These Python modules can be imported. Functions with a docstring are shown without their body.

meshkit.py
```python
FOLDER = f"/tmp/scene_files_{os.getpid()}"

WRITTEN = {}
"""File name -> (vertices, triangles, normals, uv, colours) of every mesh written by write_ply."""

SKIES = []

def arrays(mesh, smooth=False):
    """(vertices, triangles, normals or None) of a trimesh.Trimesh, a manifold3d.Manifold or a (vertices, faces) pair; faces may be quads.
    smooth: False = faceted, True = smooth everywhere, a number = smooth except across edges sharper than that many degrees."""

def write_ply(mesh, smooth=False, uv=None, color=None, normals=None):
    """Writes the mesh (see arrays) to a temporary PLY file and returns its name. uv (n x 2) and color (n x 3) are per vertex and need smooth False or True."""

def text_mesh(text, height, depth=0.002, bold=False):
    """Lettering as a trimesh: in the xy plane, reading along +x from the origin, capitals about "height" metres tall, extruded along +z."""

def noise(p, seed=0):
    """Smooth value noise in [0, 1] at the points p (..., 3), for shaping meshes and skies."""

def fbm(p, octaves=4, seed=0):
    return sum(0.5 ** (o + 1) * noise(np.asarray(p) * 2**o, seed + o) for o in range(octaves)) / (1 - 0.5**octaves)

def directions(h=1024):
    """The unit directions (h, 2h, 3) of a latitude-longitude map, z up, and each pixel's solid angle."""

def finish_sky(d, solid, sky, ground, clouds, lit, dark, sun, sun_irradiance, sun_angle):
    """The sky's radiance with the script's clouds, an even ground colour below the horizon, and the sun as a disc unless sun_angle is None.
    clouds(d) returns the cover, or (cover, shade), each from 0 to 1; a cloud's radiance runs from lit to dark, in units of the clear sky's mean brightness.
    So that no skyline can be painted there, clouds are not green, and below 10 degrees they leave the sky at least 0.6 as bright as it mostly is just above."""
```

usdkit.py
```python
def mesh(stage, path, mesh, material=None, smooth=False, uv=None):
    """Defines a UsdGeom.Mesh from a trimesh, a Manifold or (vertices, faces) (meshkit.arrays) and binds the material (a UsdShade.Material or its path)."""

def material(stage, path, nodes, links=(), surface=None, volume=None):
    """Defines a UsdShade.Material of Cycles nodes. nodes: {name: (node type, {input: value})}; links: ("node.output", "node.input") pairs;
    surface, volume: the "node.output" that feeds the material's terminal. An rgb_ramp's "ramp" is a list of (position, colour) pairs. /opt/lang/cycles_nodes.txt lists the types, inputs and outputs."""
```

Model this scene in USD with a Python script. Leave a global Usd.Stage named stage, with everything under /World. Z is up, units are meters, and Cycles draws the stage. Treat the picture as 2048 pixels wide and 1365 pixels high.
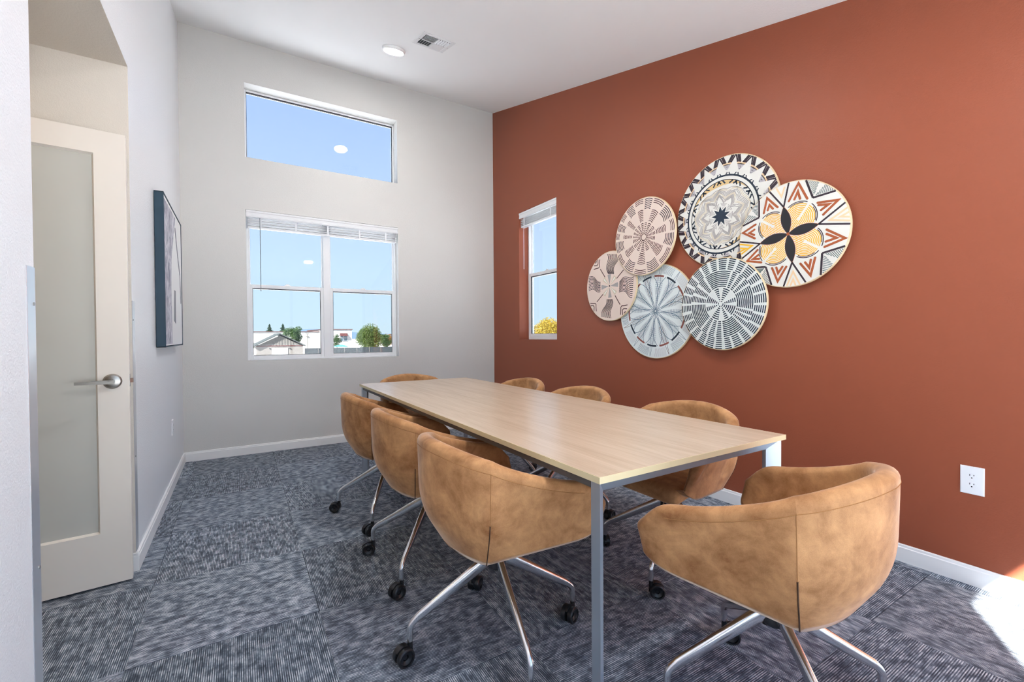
import math, random
import numpy as np, trimesh, manifold3d
from shapely.geometry import Polygon, LineString, Point, box as sbox
from shapely.ops import unary_union
from pxr import Usd, UsdGeom, UsdLux, UsdShade, Gf, Sdf, Vt
import usdkit, meshkit

stage = Usd.Stage.CreateInMemory()
UsdGeom.SetStageUpAxis(stage, 'Z')
UsdGeom.Xform.Define(stage, '/World')
RNG = random.Random(7)
NR = np.random.RandomState(11)
PI = math.pi

# ------------------------------------------------------------------ room dimensions (metres)
XL, XR, YB, YF = -0.437, 2.767, 4.942, -0.95        # left, right, back (window) and front wall faces
HC, SL = 3.9327, 0.2711                            # ceiling height at the back wall, and its slope
def ceil_z(y): return HC - SL * (YB - y)
EYE = (0.0, 0.0, 1.1247)

# ------------------------------------------------------------------ camera
yaw, pitch, roll, fpx = 0.5505, 0.0132, -0.0065, 888.67
fw = np.array([math.sin(yaw)*math.cos(pitch), math.cos(yaw)*math.cos(pitch), -math.sin(pitch)])
rt = np.array([math.cos(yaw), -math.sin(yaw), 0.0]); up = np.cross(rt, fw)
rt, up = rt*math.cos(roll) + up*math.sin(roll), -rt*math.sin(roll) + up*math.cos(roll)
cam = UsdGeom.Camera.Define(stage, '/World/camera')
cam.CreateHorizontalApertureAttr(36.0); cam.CreateVerticalApertureAttr(36.0*1365/2048)
cam.CreateFocalLengthAttr(36.0*fpx/2048)
cam.CreateClippingRangeAttr(Gf.Vec2f(0.05, 5000))
cam.AddTransformOp().Set(Gf.Matrix4d(*rt, 0, *up, 0, *(-fw), 0, *EYE, 1))
EXPOSURE = 0.74
cam.CreateExposureAttr(EXPOSURE)

# ------------------------------------------------------------------ sky and sun
SUN_TRAVEL = np.array([0.86*math.cos(math.radians(35.5)), 0.51*math.cos(math.radians(35.5)), -math.sin(math.radians(35.5))])
SKY = 1.44
SUN = 7.2
LAMP = 180.0
dome = UsdLux.DomeLight.Define(stage, '/World/sky')
dome.CreateIntensityAttr(1.0)
sun = UsdLux.DistantLight.Define(stage, '/World/sun')
sun.CreateAngleAttr(0.53); sun.CreateNormalizeAttr(True); sun.CreateIntensityAttr(SUN); sun.CreateColorAttr(Gf.Vec3f(1.0, 0.97, 0.93))
def frame_from(z):
    z = z/np.linalg.norm(z); x = np.cross([0, 0, 1.0], z); x /= np.linalg.norm(x); y = np.cross(z, x)
    return Gf.Matrix4d(*x, 0, *y, 0, *z, 0, 0, 0, 0, 1)
sun.AddTransformOp().Set(frame_from(-SUN_TRAVEL))

# ------------------------------------------------------------------ material builder
class NG:
    def __init__(s): s.n, s.l, s.c = {}, [], 0
    def node(s, kind, out, **inp):
        name = f'n{s.c}'; s.c += 1; vals = {}
        for k, v in inp.items():
            if isinstance(v, str) and '.' in v: s.l.append((v, f'{name}.{k}'))
            else: vals[k] = v
        s.n[name] = (kind, vals); return f'{name}.{out}'
    def math(s, op, a, b=0.0, c=0.0, clamp=False): return s.node('math', 'value', math_type=op, value1=a, value2=b, value3=c, use_clamp=clamp)
    def pos(s): return s.node('geometry', 'position')
    def obj(s): return s.node('texture_coordinate', 'object')
    def map(s, v, scale=(1,1,1), loc=(0,0,0), rot=(0,0,0)): return s.node('mapping', 'vector', vector=v, scale=scale, location=loc, rotation=rot)
    def noise(s, v, scale, detail=2.0, rough=0.5, dist=0.0, out='fac'): return s.node('noise_texture', out, vector=v, scale=scale, detail=detail, roughness=rough, distortion=dist)
    def ramp(s, f, stops): return s.node('rgb_ramp', 'color', fac=f, ramp=stops)
    def mix(s, f, a, b, t='mix'): return s.node('mix', 'color', fac=f, color1=a, color2=b, mix_type=t)
    def bump(s, h, strength=0.3, dist=0.01): return s.node('bump', 'normal', height=h, strength=strength, distance=dist)
    def sep(s, v):
        s.n[f'n{s.c}'] = ('separate_xyz', {}); nm = f'n{s.c}'; s.c += 1; s.l.append((v, nm+'.vector')); return nm+'.x', nm+'.y', nm+'.z'
    def comb(s, x, y, z=0.0): return s.node('combine_xyz', 'vector', x=x, y=y, z=z)
    def bsdf(s, **k): return s.node('principled_bsdf', 'BSDF', **k)
    def make(s, name, surf): return usdkit.material(stage, '/World/Looks/'+name, s.n, s.l, surface=surf)
M = {}
def plain(name, col, rough=0.5, metal=0.0, bump=None, **k):
    g = NG(); kw = dict(base_color=col, roughness=rough, metallic=metal, **k)
    if bump:
        kw['normal'] = g.bump(g.noise(g.obj(), bump[0], 3.0), bump[1], bump[2])
    M[name] = g.make(name, g.bsdf(**kw)); return M[name]
def emit(name, col, strength):
    g = NG(); M[name] = g.make(name, g.node('emission', 'emission', color=col, strength=strength))

# sky: a clear-day gradient by elevation, the same all the way round
g = NG()
d = g.node('texture_coordinate', 'generated')
_, _, dz = g.sep(d)
col = g.ramp(g.math('multiply_add', dz, 0.5, 0.5), [(0.0, (0.30,0.29,0.27)), (0.49, (0.34,0.33,0.30)), (0.5, (0.60,0.77,0.86)), (0.52, (0.59,0.77,0.90)), (0.57, (0.57,0.755,0.95)), (0.62, (0.53,0.70,0.97)), (0.71, (0.42,0.585,0.96)), (1.0, (0.27,0.45,0.88))])
sky_m = g.make('sky', g.node('background_shader', 'background', color=col, strength=SKY))
UsdShade.MaterialBindingAPI.Apply(dome.GetPrim()).Bind(sky_m)

def wallpaint(name, col, rough=0.6, tex=0.25, spec=0.5):
    g = NG(); p = g.pos()
    h = g.math('add', g.noise(p, 170.0, 3.0), g.math('multiply', g.noise(p, 60.0, 2.0), 0.6))
    M[name] = g.make(name, g.bsdf(base_color=col, roughness=rough, specular_ior_level=spec, normal=g.bump(h, tex, 0.004)))
wallpaint('paint_white', (0.82, 0.835, 0.85), 0.38, 0.45)
wallpaint('paint_white_shaded', (0.68, 0.67, 0.64), 0.40, 0.3)  # same paint as the left wall, darkened to imitate the weaker light
wallpaint('paint_cream', (0.74, 0.69, 0.61), 0.5, 0.25)
wallpaint('paint_ceiling', (0.93, 0.93, 0.92), 0.8)
wallpaint('paint_terracotta', (0.30, 0.083, 0.042), 0.40, 0.22, 0.28)
plain('trim_white', (0.88, 0.88, 0.87), 0.35)
plain('vinyl_white', (0.86, 0.87, 0.88), 0.3)
plain('plastic_white', (0.82, 0.84, 0.86), 0.35)
plain('black_slot', (0.015, 0.015, 0.015), 0.6)
plain('gasket', (0.02, 0.02, 0.022), 0.6)
plain('blind_white', (0.80, 0.81, 0.82), 0.4)
plain('wand_grey', (0.25, 0.29, 0.32), 0.3)
plain('steel', (0.78, 0.80, 0.83), 0.22, 1.0)
plain('chrome', (0.76, 0.77, 0.78), 0.18, 1.0)
plain('nickel', (0.40, 0.38, 0.35), 0.3, 1.0)
plain('guard_metal', (0.80, 0.81, 0.84), 0.28, 0.85)
plain('caster_black', (0.012, 0.013, 0.015), 0.32)
plain('column_black', (0.02, 0.02, 0.022), 0.45)
plain('table_metal', (0.44, 0.50, 0.56), 0.38, 0.75)  # silver metal, with the blue cast of daylight mixed into the colour
plain('rail_dark', (0.10, 0.095, 0.09), 0.5, 0.3)
plain('door_paint', (0.84, 0.79, 0.71), 0.4)
plain('door_panel', (0.56, 0.56, 0.51), 0.3)
plain('edge_band', (0.70, 0.60, 0.36), 0.45)
plain('navy_frame', (0.012, 0.045, 0.075), 0.45)
plain('vent_white', (0.78, 0.78, 0.78), 0.4)
plain('vent_dark', (0.03, 0.035, 0.035), 0.7)
emit('lamp_glow', (0.97, 0.98, 1.0), LAMP)
emit('lamp_glow_dim', (1.0, 0.97, 0.92), LAMP*0.38)
emit('lamp_glow_warm', (1.0, 0.72, 0.42), LAMP*0.14)
# window glass
def glass(name, tint=(0.97, 0.985, 0.99)):
    g = NG()
    gi = g.node('geometry', 'incoming'); gn = gi.split('.')[0] + '.true_normal'
    cs = g.math('absolute', g.node('vector_math', 'value', math_type='dot_product', vector1=gi, vector2=gn))
    fr = g.math('multiply_add', g.math('power', g.math('subtract', 1.0, cs), 5.0), 0.98, 0.014, clamp=True)
    s = g.node('mix_closure', 'closure', fac=fr, closure1=g.node('transparent_bsdf', 'BSDF', color=tint), closure2=g.node('glossy_bsdf', 'BSDF', color=(1,1,1), roughness=0.02))
    M[name] = g.make(name, s)
glass('window_glass', (0.672, 0.682, 0.687))     # back and side panes, grey tint added to dim the view out
glass('clear_glass')
# carpet, lines along x (0) or along y (1); three tones
def carpet(name, along, tone, off):
    g = NG(); x, y, z = g.sep(g.map(g.pos(), loc=off))
    s, l = (y, x) if along == 0 else (x, y)
    pitch = 0.0064
    k = g.math('divide', s, pitch)
    wob = g.math('multiply', g.math('subtract', g.noise(g.comb(x, y), 300.0, 1.0), 0.5), 0.35)
    k = g.math('add', k, wob)
    fr = g.math('fraction', k); idx = g.math('floor', k)
    line = g.math('pingpong', g.math('multiply', fr, 2.0), 1.0)              # 0..1..0 across one row of loops
    line = g.node('map_range', 'result', value=line, from_min=0.32, from_max=0.72, to_min=0.0, to_max=1.0, clamp=True)
    seg = g.noise(g.comb(g.math('multiply', idx, 7.31), g.math('multiply', l, 17.0)), 1.0, 2.0, 0.6)
    blot = g.noise(g.comb(g.math('multiply', s, 30.0), g.math('multiply', l, 22.0)), 1.0, 2.0, 0.6)
    v = g.math('add', g.math('multiply', seg, 0.6), g.math('multiply', blot, 0.7))
    seg2 = g.node('map_range', 'result', value=v, from_min=0.50, from_max=0.76, to_min=0.0, to_max=1.0, clamp=True)
    fill = g.node('map_range', 'result', value=g.math('add', g.noise(g.comb(g.math('multiply', idx, 3.7), g.math('multiply', l, 9.0)), 1.0, 1.0), g.math('multiply', blot, 0.5)), from_min=0.66, from_max=0.95, to_min=0.0, to_max=0.46, clamp=True)
    body = g.math('add', g.math('multiply', line, g.math('multiply_add', seg2, 0.80, 0.20)), g.math('multiply', g.math('subtract', 1.0, line), fill), clamp=True)
    bead = g.noise(g.pos(), 420.0, 1.0)
    body = g.math('multiply', body, g.math('multiply_add', bead, 0.9, 0.55), clamp=True)
    t = tone*1.06
    c = g.ramp(body, [(0.0, (0.028*t, 0.039*t, 0.058*t)), (0.35, (0.122*t, 0.155*t, 0.198*t)), (0.7, (0.340*t, 0.392*t, 0.455*t)), (1.0, (0.68*t, 0.715*t, 0.755*t))])
    h = g.math('add', g.math('multiply', line, 0.7), g.math('multiply', bead, 0.5))
    M[name] = g.make(name, g.bsdf(base_color=c, roughness=0.95, specular_ior_level=0.15, sheen_weight=0.15, sheen_roughness=0.5, normal=g.bump(h, 0.5, 0.004)))
for a in (0, 1):
    for i, (t, o) in enumerate([(1.0, (0.13,0.77,0)), (0.85, (3.31,1.9,0)), (1.12, (7.7,5.2,0))]):
        carpet(f'carpet_{"xy"[a]}{i}', a, t, o)
# suede upholstery
def suede(name, lo, hi):
    g = NG(); p = g.pos()
    a = g.noise(p, 7.0, 4.0, 0.62, 0.6); b = g.noise(p, 23.0, 4.0, 0.65, 0.3); c = g.noise(p, 420.0, 2.0)
    v = g.math('add', g.math('multiply', a, 0.6), g.math('add', g.math('multiply', b, 0.32), g.math('multiply', c, 0.10)))
    col = g.ramp(g.node('map_range', 'result', value=v, from_min=0.36, from_max=0.66, to_min=0.0, to_max=1.0, clamp=True), [(0.0, lo), (0.5, tuple((u+w)/2 for u, w in zip(lo, hi))), (1.0, hi)])
    h = g.math('add', g.math('multiply', c, 0.4), g.math('multiply', b, 0.6))
    M[name] = g.make(name, g.bsdf(base_color=col, roughness=0.72, specular_ior_level=0.25, sheen_weight=0.6, sheen_roughness=0.28, sheen_tint=(1.0, 0.86, 0.74), normal=g.bump(h, 0.15, 0.006)))
suede('suede', (0.275, 0.117, 0.041), (0.63, 0.335, 0.147))
plain('suede_dark', (0.20, 0.10, 0.045), 0.8)
plain('thread', (0.36, 0.16, 0.05), 0.8)
plain('seam_dark', (0.07, 0.030, 0.012), 0.85)
# maple laminate, grain along y
g = NG(); p = g.pos()
w1 = g.noise(g.map(p, (9.0, 0.75, 1.0)), 2.2, 4.0, 0.6, 0.7); w2 = g.noise(g.map(p, (60.0, 1.6, 1.0)), 2.0, 3.0, 0.6)
v = g.math('add', g.math('multiply', w1, 0.65), g.math('multiply', w2, 0.35))
wc = g.ramp(g.node('map_range', 'result', value=v, from_min=0.34, from_max=0.66, to_min=0.0, to_max=1.0, clamp=True), [(0.0, (0.50,0.37,0.25)), (0.5, (0.58,0.445,0.315)), (1.0, (0.64,0.505,0.37))])
M['maple'] = g.make('maple', g.bsdf(base_color=wc, roughness=0.27, specular_ior_level=0.5))

# ------------------------------------------------------------------ scene helpers
used = {}
def numbered(parent, name):
    k = (parent, name); i = used.get(k, 0); used[k] = i + 1
    return name if i == 0 else f'{name}_{i:03d}'
def tag(prim, label=None, cat=None, group=None, kind=None):
    for k, v in (('label', label), ('category', cat), ('group', group), ('kind', kind)):
        if v: prim.SetCustomDataByKey(k, v)
    return prim
def thing(name, label=None, cat=None, loc=(0, 0, 0), rz=0.0, group=None, kind=None, parent='/World'):
    path = f'{parent}/{numbered(parent, name)}'
    x = UsdGeom.Xform.Define(stage, path)
    x.AddTranslateOp().Set(Gf.Vec3d(*map(float, loc)))
    if rz: x.AddRotateZOp().Set(float(rz))
    tag(x.GetPrim(), label, cat, group, kind); return path
def obj(name, mesh, mat, parent='/World', smooth=False, label=None, cat=None, group=None, kind=None):
    path = f'{parent}/{numbered(parent, name)}'
    if isinstance(mesh, (list, tuple)) and not isinstance(mesh[0], np.ndarray): mesh = cat_(mesh)
    m = usdkit.mesh(stage, path, mesh, M[mat] if isinstance(mat, str) else mat, smooth=smooth)
    tag(m.GetPrim(), label, cat, group, kind); return path
def as_tm(m):
    if hasattr(m, 'to_mesh'):
        q = m.to_mesh(); return trimesh.Trimesh(q.vert_properties[:, :3], q.tri_verts, process=False)
    if isinstance(m, tuple):
        v, f, _ = meshkit.arrays(m); return trimesh.Trimesh(v, f, process=False)
    return m
def cat_(ms): return trimesh.util.concatenate([as_tm(m) for m in ms])
def bx(x0, x1, y0, y1, z0, z1):
    m = trimesh.creation.box([abs(x1-x0), abs(y1-y0), abs(z1-z0)]); m.apply_translation([(x0+x1)/2, (y0+y1)/2, (z0+z1)/2]); return m
def bev(x0, x1, y0, y1, z0, z1, b=0.003):
    """box with chamfered edges"""
    x0, x1 = sorted((x0, x1)); y0, y1 = sorted((y0, y1)); z0, z1 = sorted((z0, z1))
    b = min(b, (x1-x0)*0.45, (y1-y0)*0.45, (z1-z0)*0.45)
    P = []
    for i in (0, 1):
        for j in (0, 1):
            for k in (0, 1):
                c = np.array([(x0, x1)[i], (y0, y1)[j], (z0, z1)[k]], float); s = np.array([(1, -1)[i], (1, -1)[j], (1, -1)[k]])*b
                P += [c+s*[0, 1, 1], c+s*[1, 0, 1], c+s*[1, 1, 0]]
    return trimesh.convex.convex_hull(np.array(P))
def hull(P): return trimesh.convex.convex_hull(np.array(P, float))
def extr(poly, a, b, axis):
    """polygon extruded from a to b along axis; polygon in (y,z) for x, (x,z) for y, (x,y) for z"""
    ms = []
    for p in getattr(poly, 'geoms', [poly]):
        m = trimesh.creation.extrude_polygon(p, b-a, engine='earcut'); v = m.vertices.copy()
        if axis == 'x': w = np.stack([v[:, 2]+a, v[:, 0], v[:, 1]], 1); f = m.faces
        elif axis == 'y': w = np.stack([v[:, 0], v[:, 2]+a, v[:, 1]], 1); f = m.faces[:, ::-1]
        else: w = v + [0, 0, a]; f = m.faces
        ms.append(trimesh.Trimesh(w, f, process=False))
    return cat_(ms)
def tube(points, radii, sides=12, cap=True):
    P = np.asarray(points, float); r = np.broadcast_to(np.asarray(radii, float), (len(P),)).copy()
    T = np.gradient(P, axis=0); T /= np.linalg.norm(T, axis=1, keepdims=True)
    ref = np.array([0, 0, 1.0]) if abs(T[0][2]) < 0.9 else np.array([1.0, 0, 0])
    V, F = [], []
    n = np.cross(T[0], ref); n /= np.linalg.norm(n)
    for i in range(len(P)):
        n = n - T[i]*np.dot(n, T[i]); n /= np.linalg.norm(n); b = np.cross(T[i], n)
        for k in range(sides):
            a = 2*PI*k/sides; V.append(P[i] + r[i]*(n*math.cos(a) + b*math.sin(a)))
    for i in range(len(P)-1):
        for k in range(sides):
            a, b_, c, d_ = i*sides+k, i*sides+(k+1) % sides, (i+1)*sides+(k+1) % sides, (i+1)*sides+k
            F += [(a, b_, c), (a, c, d_)]
    if cap:
        V += [P[0], P[-1]]; c0, c1 = len(V)-2, len(V)-1
        for k in range(sides):
            F += [(c0, (k+1) % sides, k), (c1, (len(P)-1)*sides+k, (len(P)-1)*sides+(k+1) % sides)]
    return trimesh.Trimesh(np.array(V), np.array(F), process=False)
def lathe(prof, sections=40): return trimesh.creation.revolve(np.array(prof, float), sections=sections)
def xf(m, mat4): m = as_tm(m).copy(); m.apply_transform(mat4); return m
def move(m, x=0, y=0, z=0): m = as_tm(m).copy(); m.apply_translation([x, y, z]); return m
def rotm(a, ax, pt=(0, 0, 0)): return trimesh.transformations.rotation_matrix(a, ax, pt)

# ================================================================== STRUCTURE
WT = 0.20
# floor of carpet tiles (quarter-turned), a child each
fl = thing('floor', 'dark blue-grey carpet tiles laid quarter-turn across the room', kind='structure')
obj('subfloor', bx(-1.75, XR+WT, YF-WT, YB+WT, -0.20, -0.008), 'column_black', fl)
GX, GY, T = -0.3441, 2.5639, 0.6096
for i in range(-3, 6):
    for j in range(-6, 5):
        x0, x1 = GX+T*i+0.0006, GX+T*(i+1)-0.0006; y0, y1 = GY+T*j+0.0006, GY+T*(j+1)-0.0006
        x0, x1 = max(x0, -1.7), min(x1, XR); y0, y1 = max(y0, YF), min(y1, YB)
        if x1-x0 < 0.01 or y1-y0 < 0.01: continue
        if x1 < XL-0.12 and (y1 < 1.2 or y0 > 2.9): continue
        a = (i+j+1) % 2
        v = ((i*7+j*13) % 5) % 3
        b = 0.0012
        m = hull([(x, y, z) for x in (x0, x1) for y in (y0, y1) for z in (-0.008, -b)] + [(x, y, 0) for x in (x0+b, x1-b) for y in (y0+b, y1-b)])
        obj('carpet_tile', m, f'carpet_{"xy"[a]}{v}', fl)
# ceiling
cl = thing('ceiling', 'white sloping ceiling falling away from the window wall', kind='structure')
obj('sloped_ceiling', extr(Polygon([(YF-0.05, ceil_z(YF-0.05)), (YB+WT, ceil_z(YB+WT)), (YB+WT, ceil_z(YB+WT)+0.2), (YF-0.05, ceil_z(YF-0.05)+0.2)]), XL-0.12, XR+WT, 'x'), 'paint_ceiling', cl)
OY0, OY1, OZ = 1.578, 2.772, 2.415
obj('alcove_ceiling', extr(Polygon([(-1.7, 1.1), (XL-0.06, 1.1), (XL-0.06, OY0-0.001), (XL-0.0004, OY0-0.001), (XL-0.0004, 2.80), (-1.7, 2.80)]), 2.4145, 2.5, 'z'), 'paint_cream', cl)
# left wall with the alcove opening
OY0, OY1, OZ = 1.578, 2.772, 2.415
pl = Polygon([(YF-WT, -0.008), (YB+WT, -0.008), (YB+WT, ceil_z(YB+WT)), (YF-WT, ceil_z(YF-WT))]).difference(sbox(OY0, -0.1, OY1, OZ))
wl = thing('wall_left', 'white left wall with an opening to the door alcove', kind='structure')
obj('wall_face', extr(pl, XL-0.12, XL, 'x'), 'paint_white', wl)
wa = thing('wall_alcove', 'cream alcove wall behind the open door', kind='structure')
obj('rear_wall', bx(-1.7, XL-0.0004, OY1-0.002, OY1+0.12, -0.008, 2.5), 'paint_cream', wa)
obj('side_wall', bx(-1.82, -1.7, 0.98, OY1+0.12, -0.008, 2.5), 'paint_cream', wa)
obj('near_wall', bx(-1.7, XL-0.12, 0.98, 1.1, -0.008, 2.5), 'paint_cream', wa)
# back wall
WX0, WX1, UZ0, UZ1, LZ0, LZ1 = 0.067, 1.537, 2.839, 3.542, 0.893, 2.3425
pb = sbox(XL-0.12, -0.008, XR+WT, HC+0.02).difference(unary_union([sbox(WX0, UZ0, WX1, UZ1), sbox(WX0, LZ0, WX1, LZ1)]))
obj('wall_back', extr(pb, YB, YB+WT, 'y'), 'paint_white_shaded', label='back wall with its dimmer light put into the paint, two windows one above the other', kind='structure')
# right wall
SY0, SY1, SZ0, SZ1 = 3.628, 4.338, 1.073, 2.530
pr = Polygon([(YF-WT, -0.008), (YB, -0.008), (YB, HC), (YF-WT, ceil_z(YF-WT))]).difference(sbox(SY0, SZ0, SY1, SZ1))
obj('wall_right', extr(pr, XR, XR+WT, 'x'), 'paint_terracotta', label='terracotta accent wall with six painted discs', kind='structure')
# front wall (behind the viewer): a glazed shopfront
FX0, FX1, FZ1 = -0.07, 2.60, 2.185
pf = sbox(XL-0.12, -0.008, XR+WT, ceil_z(YF)).difference(sbox(FX0, 0.05, FX1, FZ1))
obj('wall_front', extr(pf, YF-0.05, YF, 'y'), 'paint_white', kind='structure', label='front wall around the glazed entrance')
# baseboards
def baseboard(name, p0, p1, inward, label):
    """profile swept between floor points p0, p1; inward = unit normal into the room"""
    p0, p1, n = np.array(p0, float), np.array(p1, float), np.array(inward, float)
    prof = [(0, 0), (0.013, 0), (0.013, 0.070), (0.010, 0.074), (0.009, 0.083), (0.006, 0.086), (0, 0.086)]
    V = [np.array([*(q+n*a), z]) for q in (p0, p1) for a, z in prof]; k = len(prof); F = []
    for i in range(k): F += [(i, (i+1) % k, k+(i+1) % k), (i, k+(i+1) % k, k+i)]
    for i in range(1, k-1): F += [(0, i+1, i), (k, k+i, k+i+1)]
    m = trimesh.Trimesh(np.array(V), np.array(F), process=False)
    return m
obj('baseboard_left', [baseboard('', (XL, OY1-0.0128), (XL, YB), (1, 0), ''), baseboard('', (XL-0.25, OY1), (XL+0.0127, OY1), (0, -1), '')], 'trim_white', label='white baseboard along the left wall', kind='structure')
obj('baseboard_left', [baseboard('', (XL, YF), (XL, OY0+0.013), (1, 0), ''), baseboard('', (XL-0.12, OY0), (XL+0.013, OY0), (0, 1), '')], 'trim_white', label='white baseboard on the near piece of the left wall', kind='structure')
obj('baseboard_back', baseboard('', (XL, YB), (XR, YB), (0, -1), ''), 'trim_white', label='white baseboard under the back windows', kind='structure')
obj('baseboard_right', baseboard('', (XR, YF), (XR, YB), (-1, 0), ''), 'trim_white', label='white baseboard along the terracotta wall', kind='structure')

# ------------------------------------------------------------------ windows
def rect_frame(x0, x1, z0, z1, w, y0, y1, b=0.003):
    """four bars in an xz rectangle; w = (left, right, bottom, top) widths"""
    l, r, bo, t = w
    return [bev(x0, x0+l, y0, y1, z0, z1, b), bev(x1-r, x1, y0, y1, z0, z1, b), bev(x0+l, x1-r, y0, y1, z0, z0+bo, b), bev(x0+l, x1-r, y0, y1, z1-t, z1, b)]
# window_1: fixed transom
w1 = thing('window_1', 'wide fixed transom window high in the back wall', kind='structure')
FY = YB+0.088
FT = YB+0.132
obj('window_frame', rect_frame(WX0, WX1, UZ0, UZ1, (0.016, 0.016, 0.020, 0.020), FT, FT+0.06), 'vinyl_white', w1)
obj('gasket', rect_frame(WX0+0.016, WX1-0.016, UZ0+0.020, UZ1-0.020, (0.004, 0.004, 0.006, 0.008), FT+0.008, FT+0.03, 0.001), 'gasket', w1)
obj('pane', bx(WX0+0.016, WX1-0.016, FT+0.02, FT+0.024, UZ0+0.020, UZ1-0.020), 'window_glass', w1)
def single_hung(par, x0, x1, z0, z1, zm, y):
    """a single-hung unit in the xz plane: upper fixed light, lower sash standing proud"""
    u = obj('upper_sash', rect_frame(x0+0.022, x1-0.022, zm-0.01, z1-0.022, (0.012, 0.012, 0.03, 0.03), y+0.03, y+0.055), 'vinyl_white', par)
    obj('pane', bx(x0+0.034, x1-0.034, y+0.04, y+0.044, zm+0.02, z1-0.05), 'window_glass', u)
    s = obj('lower_sash', rect_frame(x0+0.018, x1-0.018, z0+0.012, zm+0.033, (0.032, 0.032, 0.036, 0.036), y+0.002, y+0.028), 'vinyl_white', par)
    obj('pane', bx(x0+0.05, x1-0.05, y+0.012, y+0.016, z0+0.048, zm-0.003), 'window_glass', s)
    obj('gasket', rect_frame(x0+0.05, x1-0.05, z0+0.048, zm-0.003, (0.003, 0.003, 0.003, 0.006), y+0.004, y+0.02, 0.001), 'gasket', s)
    xm = (x0+x1)/2
    obj('sash_lock', [bev(xm-0.03, xm+0.03, y+0.008, y+0.028, zm+0.033, zm+0.038, 0.002), hull([(xm+a, yy, zz) for yy in (y+0.012, y+0.024) for a, zz in ((-0.022, zm+0.038), (0.022, zm+0.038), (-0.012, zm+0.05), (0.012, zm+0.05))])], 'vinyl_white', s)
w2 = thing('window_2', 'paired single-hung windows below the transom', kind='structure')
XM0, XM1 = 0.762, 0.826
obj('window_frame', rect_frame(WX0, WX1, LZ0, LZ1, (0.022, 0.022, 0.018, 0.022), FY, FY+0.065), 'vinyl_white', w2)
obj('mullion', bev(XM0, XM1, FY-0.004, FY+0.065, LZ0+0.015, LZ1-0.02), 'vinyl_white', w2)
single_hung(w2, WX0, XM0+0.02, LZ0, LZ1, 1.605, FY)
single_hung(w2, XM1-0.02, WX1, LZ0, LZ1, 1.605, FY)
# window_3: side window in the terracotta wall (built in xz, turned)
w3 = thing('window_3', 'narrow single-hung window in the terracotta wall', kind='structure', loc=(XR+0.125, 0, 0), rz=-90.0)
# local x -> -y world ; local y -> +x world
obj('window_frame', rect_frame(-SY1, -SY0, SZ0, SZ1, (0.022, 0.022, 0.03, 0.022), 0, 0.065), 'vinyl_white', w3)
single_hung(w3, -SY1, -SY0, SZ0+0.018, SZ1, 1.805, 0.0)
# window_4: glazed front
w4 = thing('window_4', 'glazed front wall behind the viewer', kind='structure')
obj('window_frame', rect_frame(FX0, FX1, 0.05, FZ1, (0.012, 0.05, 0.06, 0.012), YF-0.05, YF+0.02), 'gasket', w4)
for xm in (1.0, 1.8): obj('mullion', bev(xm-0.025, xm+0.025, YF-0.05, YF+0.02, 0.1, FZ1-0.01), 'gasket', w4)
obj('pane', bx(FX0+0.01, FX1-0.04, YF-0.032, YF-0.028, 0.1, FZ1-0.01), 'clear_glass', w4)

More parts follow.
